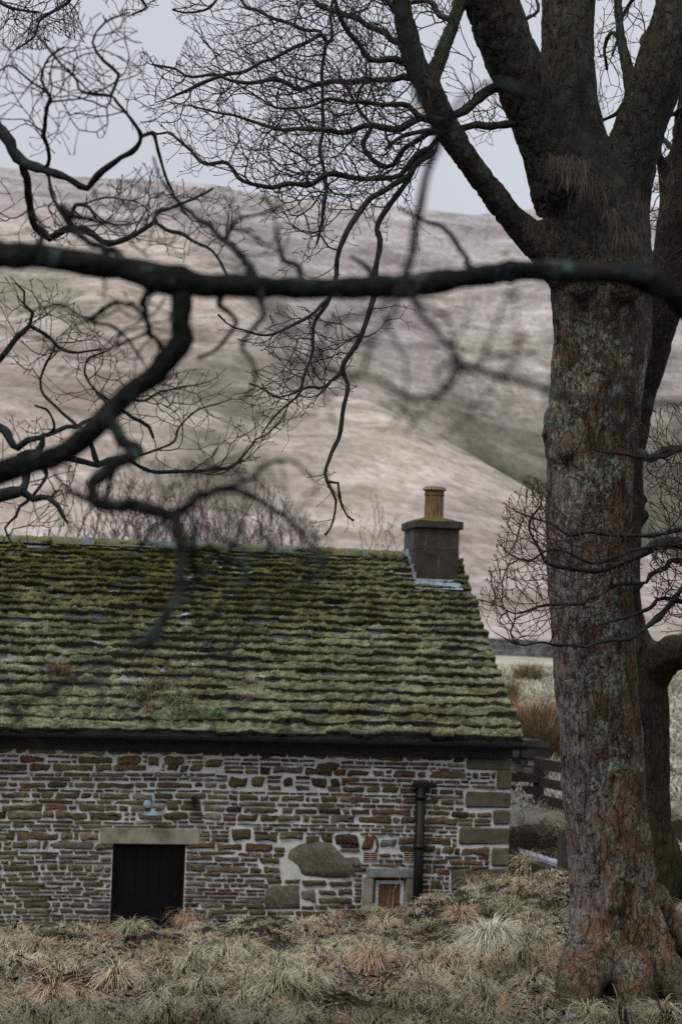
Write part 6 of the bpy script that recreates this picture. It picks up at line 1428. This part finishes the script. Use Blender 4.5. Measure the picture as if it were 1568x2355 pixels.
# field grass behind, coarse
g_ = np.random.default_rng(77); n_ = 30000; y = g_.uniform(24.5, 75, n_); u = g_.uniform(1050, 1750, n_); x = u / F * y
k = keep_out(x, y); x, y = x[k], y[k]; n_ = len(x); pm = vnoise(xyz(x, y), .35, 331)
col = lerp(np.array([.30, .29, .20]), np.array([.46, .44, .35]), sstep(-.4, .4, pm)[:, None]) * g_.uniform(.7, 1.25, (n_, 1))
stuff_blades('field_grass', [blades(gpos(x, y), g_.uniform(0, 6.28, n_), g_.uniform(.1, .28, n_), .008 + .0006 * y, g_.uniform(0, .6, n_), g_.uniform(.9, 2.0, n_), col, 3)], m_grass, 'pale tufty grass of the field behind the cottage', 'grass')

# dead stalks
def stalk(u, v, L, lean, col, thick, label, branch=0, group='dead stalks on the bank crest'):
    p = ground_hit(u, v); gz = float(ground(p[0], p[1])) - .02; mb = MB(); g = np.random.default_rng(int(u * 3 + v + L * 100))
    pts = [(0, 0, 0)]; n = 6
    for k in range(1, n + 1): t = k / n; pts.append((lean * L * t ** 1.3 + g.normal(0, .006), g.normal(0, .01), L * t * (1 - .15 * abs(lean) * t)))
    mb.tube(pts, [thick * (1 - .6 * k / n) for k in range(n + 1)], 4, col)
    for b in range(branch):
        k = g.integers(2, n); q = np.array(pts[k]); s_ = g.choice([-1, 1]); l_ = g.uniform(.06, .16)
        mb.tube([q, q + [s_ * l_ * .5, g.normal(0, .02), l_ * .5], q + [s_ * l_ * .8, g.normal(0, .03), l_ * 1.2]], [thick * .6, thick * .5, thick * .3], 4, col)
    o = mb.build('dead_stalk', m_twig, None); o.location = (float(p[0]), float(p[1]), gz); return tag(o, label, 'stalk', group)
gs = np.random.default_rng(5)
for (u, v, L, ln, dk, br, lb) in [
  (560, 2095, .55, .28, 0, 0, 'pale bent straw rising in front of the dark door'), (470, 2085, .55, -.35, 0, 0, 'pale straw leaning left at the left jamb of the door'), (505, 2090, .42, -.2, 0, 0, 'short straw at the left side of the door opening'),
  (700, 2110, .5, -.1, 1, 1, 'dark stalk right of the door'), (940, 2110, .85, -.3, 0, 0, 'long pale straw leaning over the small window'), (985, 2075, .55, .1, 0, 0, 'straw beside the foot of the downpipe'),
  (1010, 2070, .5, .02, 1, 1, 'dark forked stalk at the downpipe foot'), (820, 2105, .5, -.18, 0, 0, 'straw left of the small window'), (900, 2100, .42, .1, 0, 0, 'reddish straw in front of the window board'),
  (1215, 2040, .7, -.05, 1, 2, 'reddish branching stalk at the cottage corner'), (1190, 2045, .9, .03, 1, 1, 'tall dark stalk at the cottage corner'), (1240, 2040, .5, .3, 1, 1, 'dark stalk leaning right below the flagstones'),
  (1275, 2080, 1.3, -.45, 1, 1, 'long bare shoot leaning left in front of the fence'), (620, 2110, .4, -.15, 1, 1, 'thin dark stalk between the door and the big boulder'), (1080, 2060, .42, -.2, 0, 0, 'short straw under the corner stones'),
  (200, 2100, .35, -.4, 0, 0, 'short straw leaning left on the left crest'), (350, 2115, .3, .1, 1, 1, 'small dark stalk left of the door'), (800, 2240, .45, -.4, 1, 1, 'crooked dark stalk low on the bank')]:
    stalk(u, v, L, ln, (.05, .032, .025) if dk else (.42, .33, .24), .0035 if dk else .0042, lb, br)
for k in range(34):
    u = gs.choice([gs.uniform(560, 760), gs.uniform(830, 1120), gs.uniform(60, 420)]); dk = gs.random() < .55
    stalk(u, gs.uniform(2085, 2150), gs.uniform(.18, .42), gs.normal(-.1, .25), (.05, .032, .025) if dk else (.36, .28, .2), .0028, 'thin dead stalk standing among the grass of the bank', 1 if dk else 0)
# fallen twig and turquoise litter
p = ground_hit(830, 2270); gz = float(ground(p[0], p[1])); mb = MB()
mb.tube([(-.14, .05, .16), (-.08, .02, .10), (0, 0, .04), (.06, -.02, .03), (.16, 0, .04)], [.007, .006, .006, .005, .003], 5, (.03, .027, .022)); mb.tube([(-.08, .02, .10), (-.10, .03, .17)], [.004, .002], 4, (.03, .027, .022))
o = mb.build('fallen_twig', m_twig, None); o.location = (float(p[0]), float(p[1]), gz); tag(o, 'dark fallen twig lying across the grass left of the largest tussock', 'twig')
p = ground_hit(566, 2104); gz = float(ground(p[0], p[1])) + .055; mb = MB()
V = []; n1, n2 = 7, 10
for i_ in range(n1):
    for j_ in range(n2):
        a, b = math.pi * i_ / (n1 - 1), 2 * math.pi * j_ / n2; r_ = 1 + .28 * math.sin(3 * b + i_ * 2.1) * math.sin(a) + gs.normal(0, .07)
        V.append((.055 * r_ * math.cos(a), .028 * r_ * math.sin(a) * math.cos(b), .030 * r_ * math.sin(a) * math.sin(b)))
mb.add(V, [(i_ * n2 + j_, i_ * n2 + (j_ + 1) % n2, (i_ + 1) * n2 + (j_ + 1) % n2, (i_ + 1) * n2 + j_) for i_ in range(n1 - 1) for j_ in range(n2)])
o = mb.build('crushed_bottle', m_teal, None); o.location = (float(p[0]), float(p[1]), gz); tag(o, 'small crumpled turquoise plastic litter lying on the grass below the wall', 'litter')
print('objects', len(bpy.data.objects), 'verts', sum(len(m_.vertices) for m_ in bpy.data.meshes))
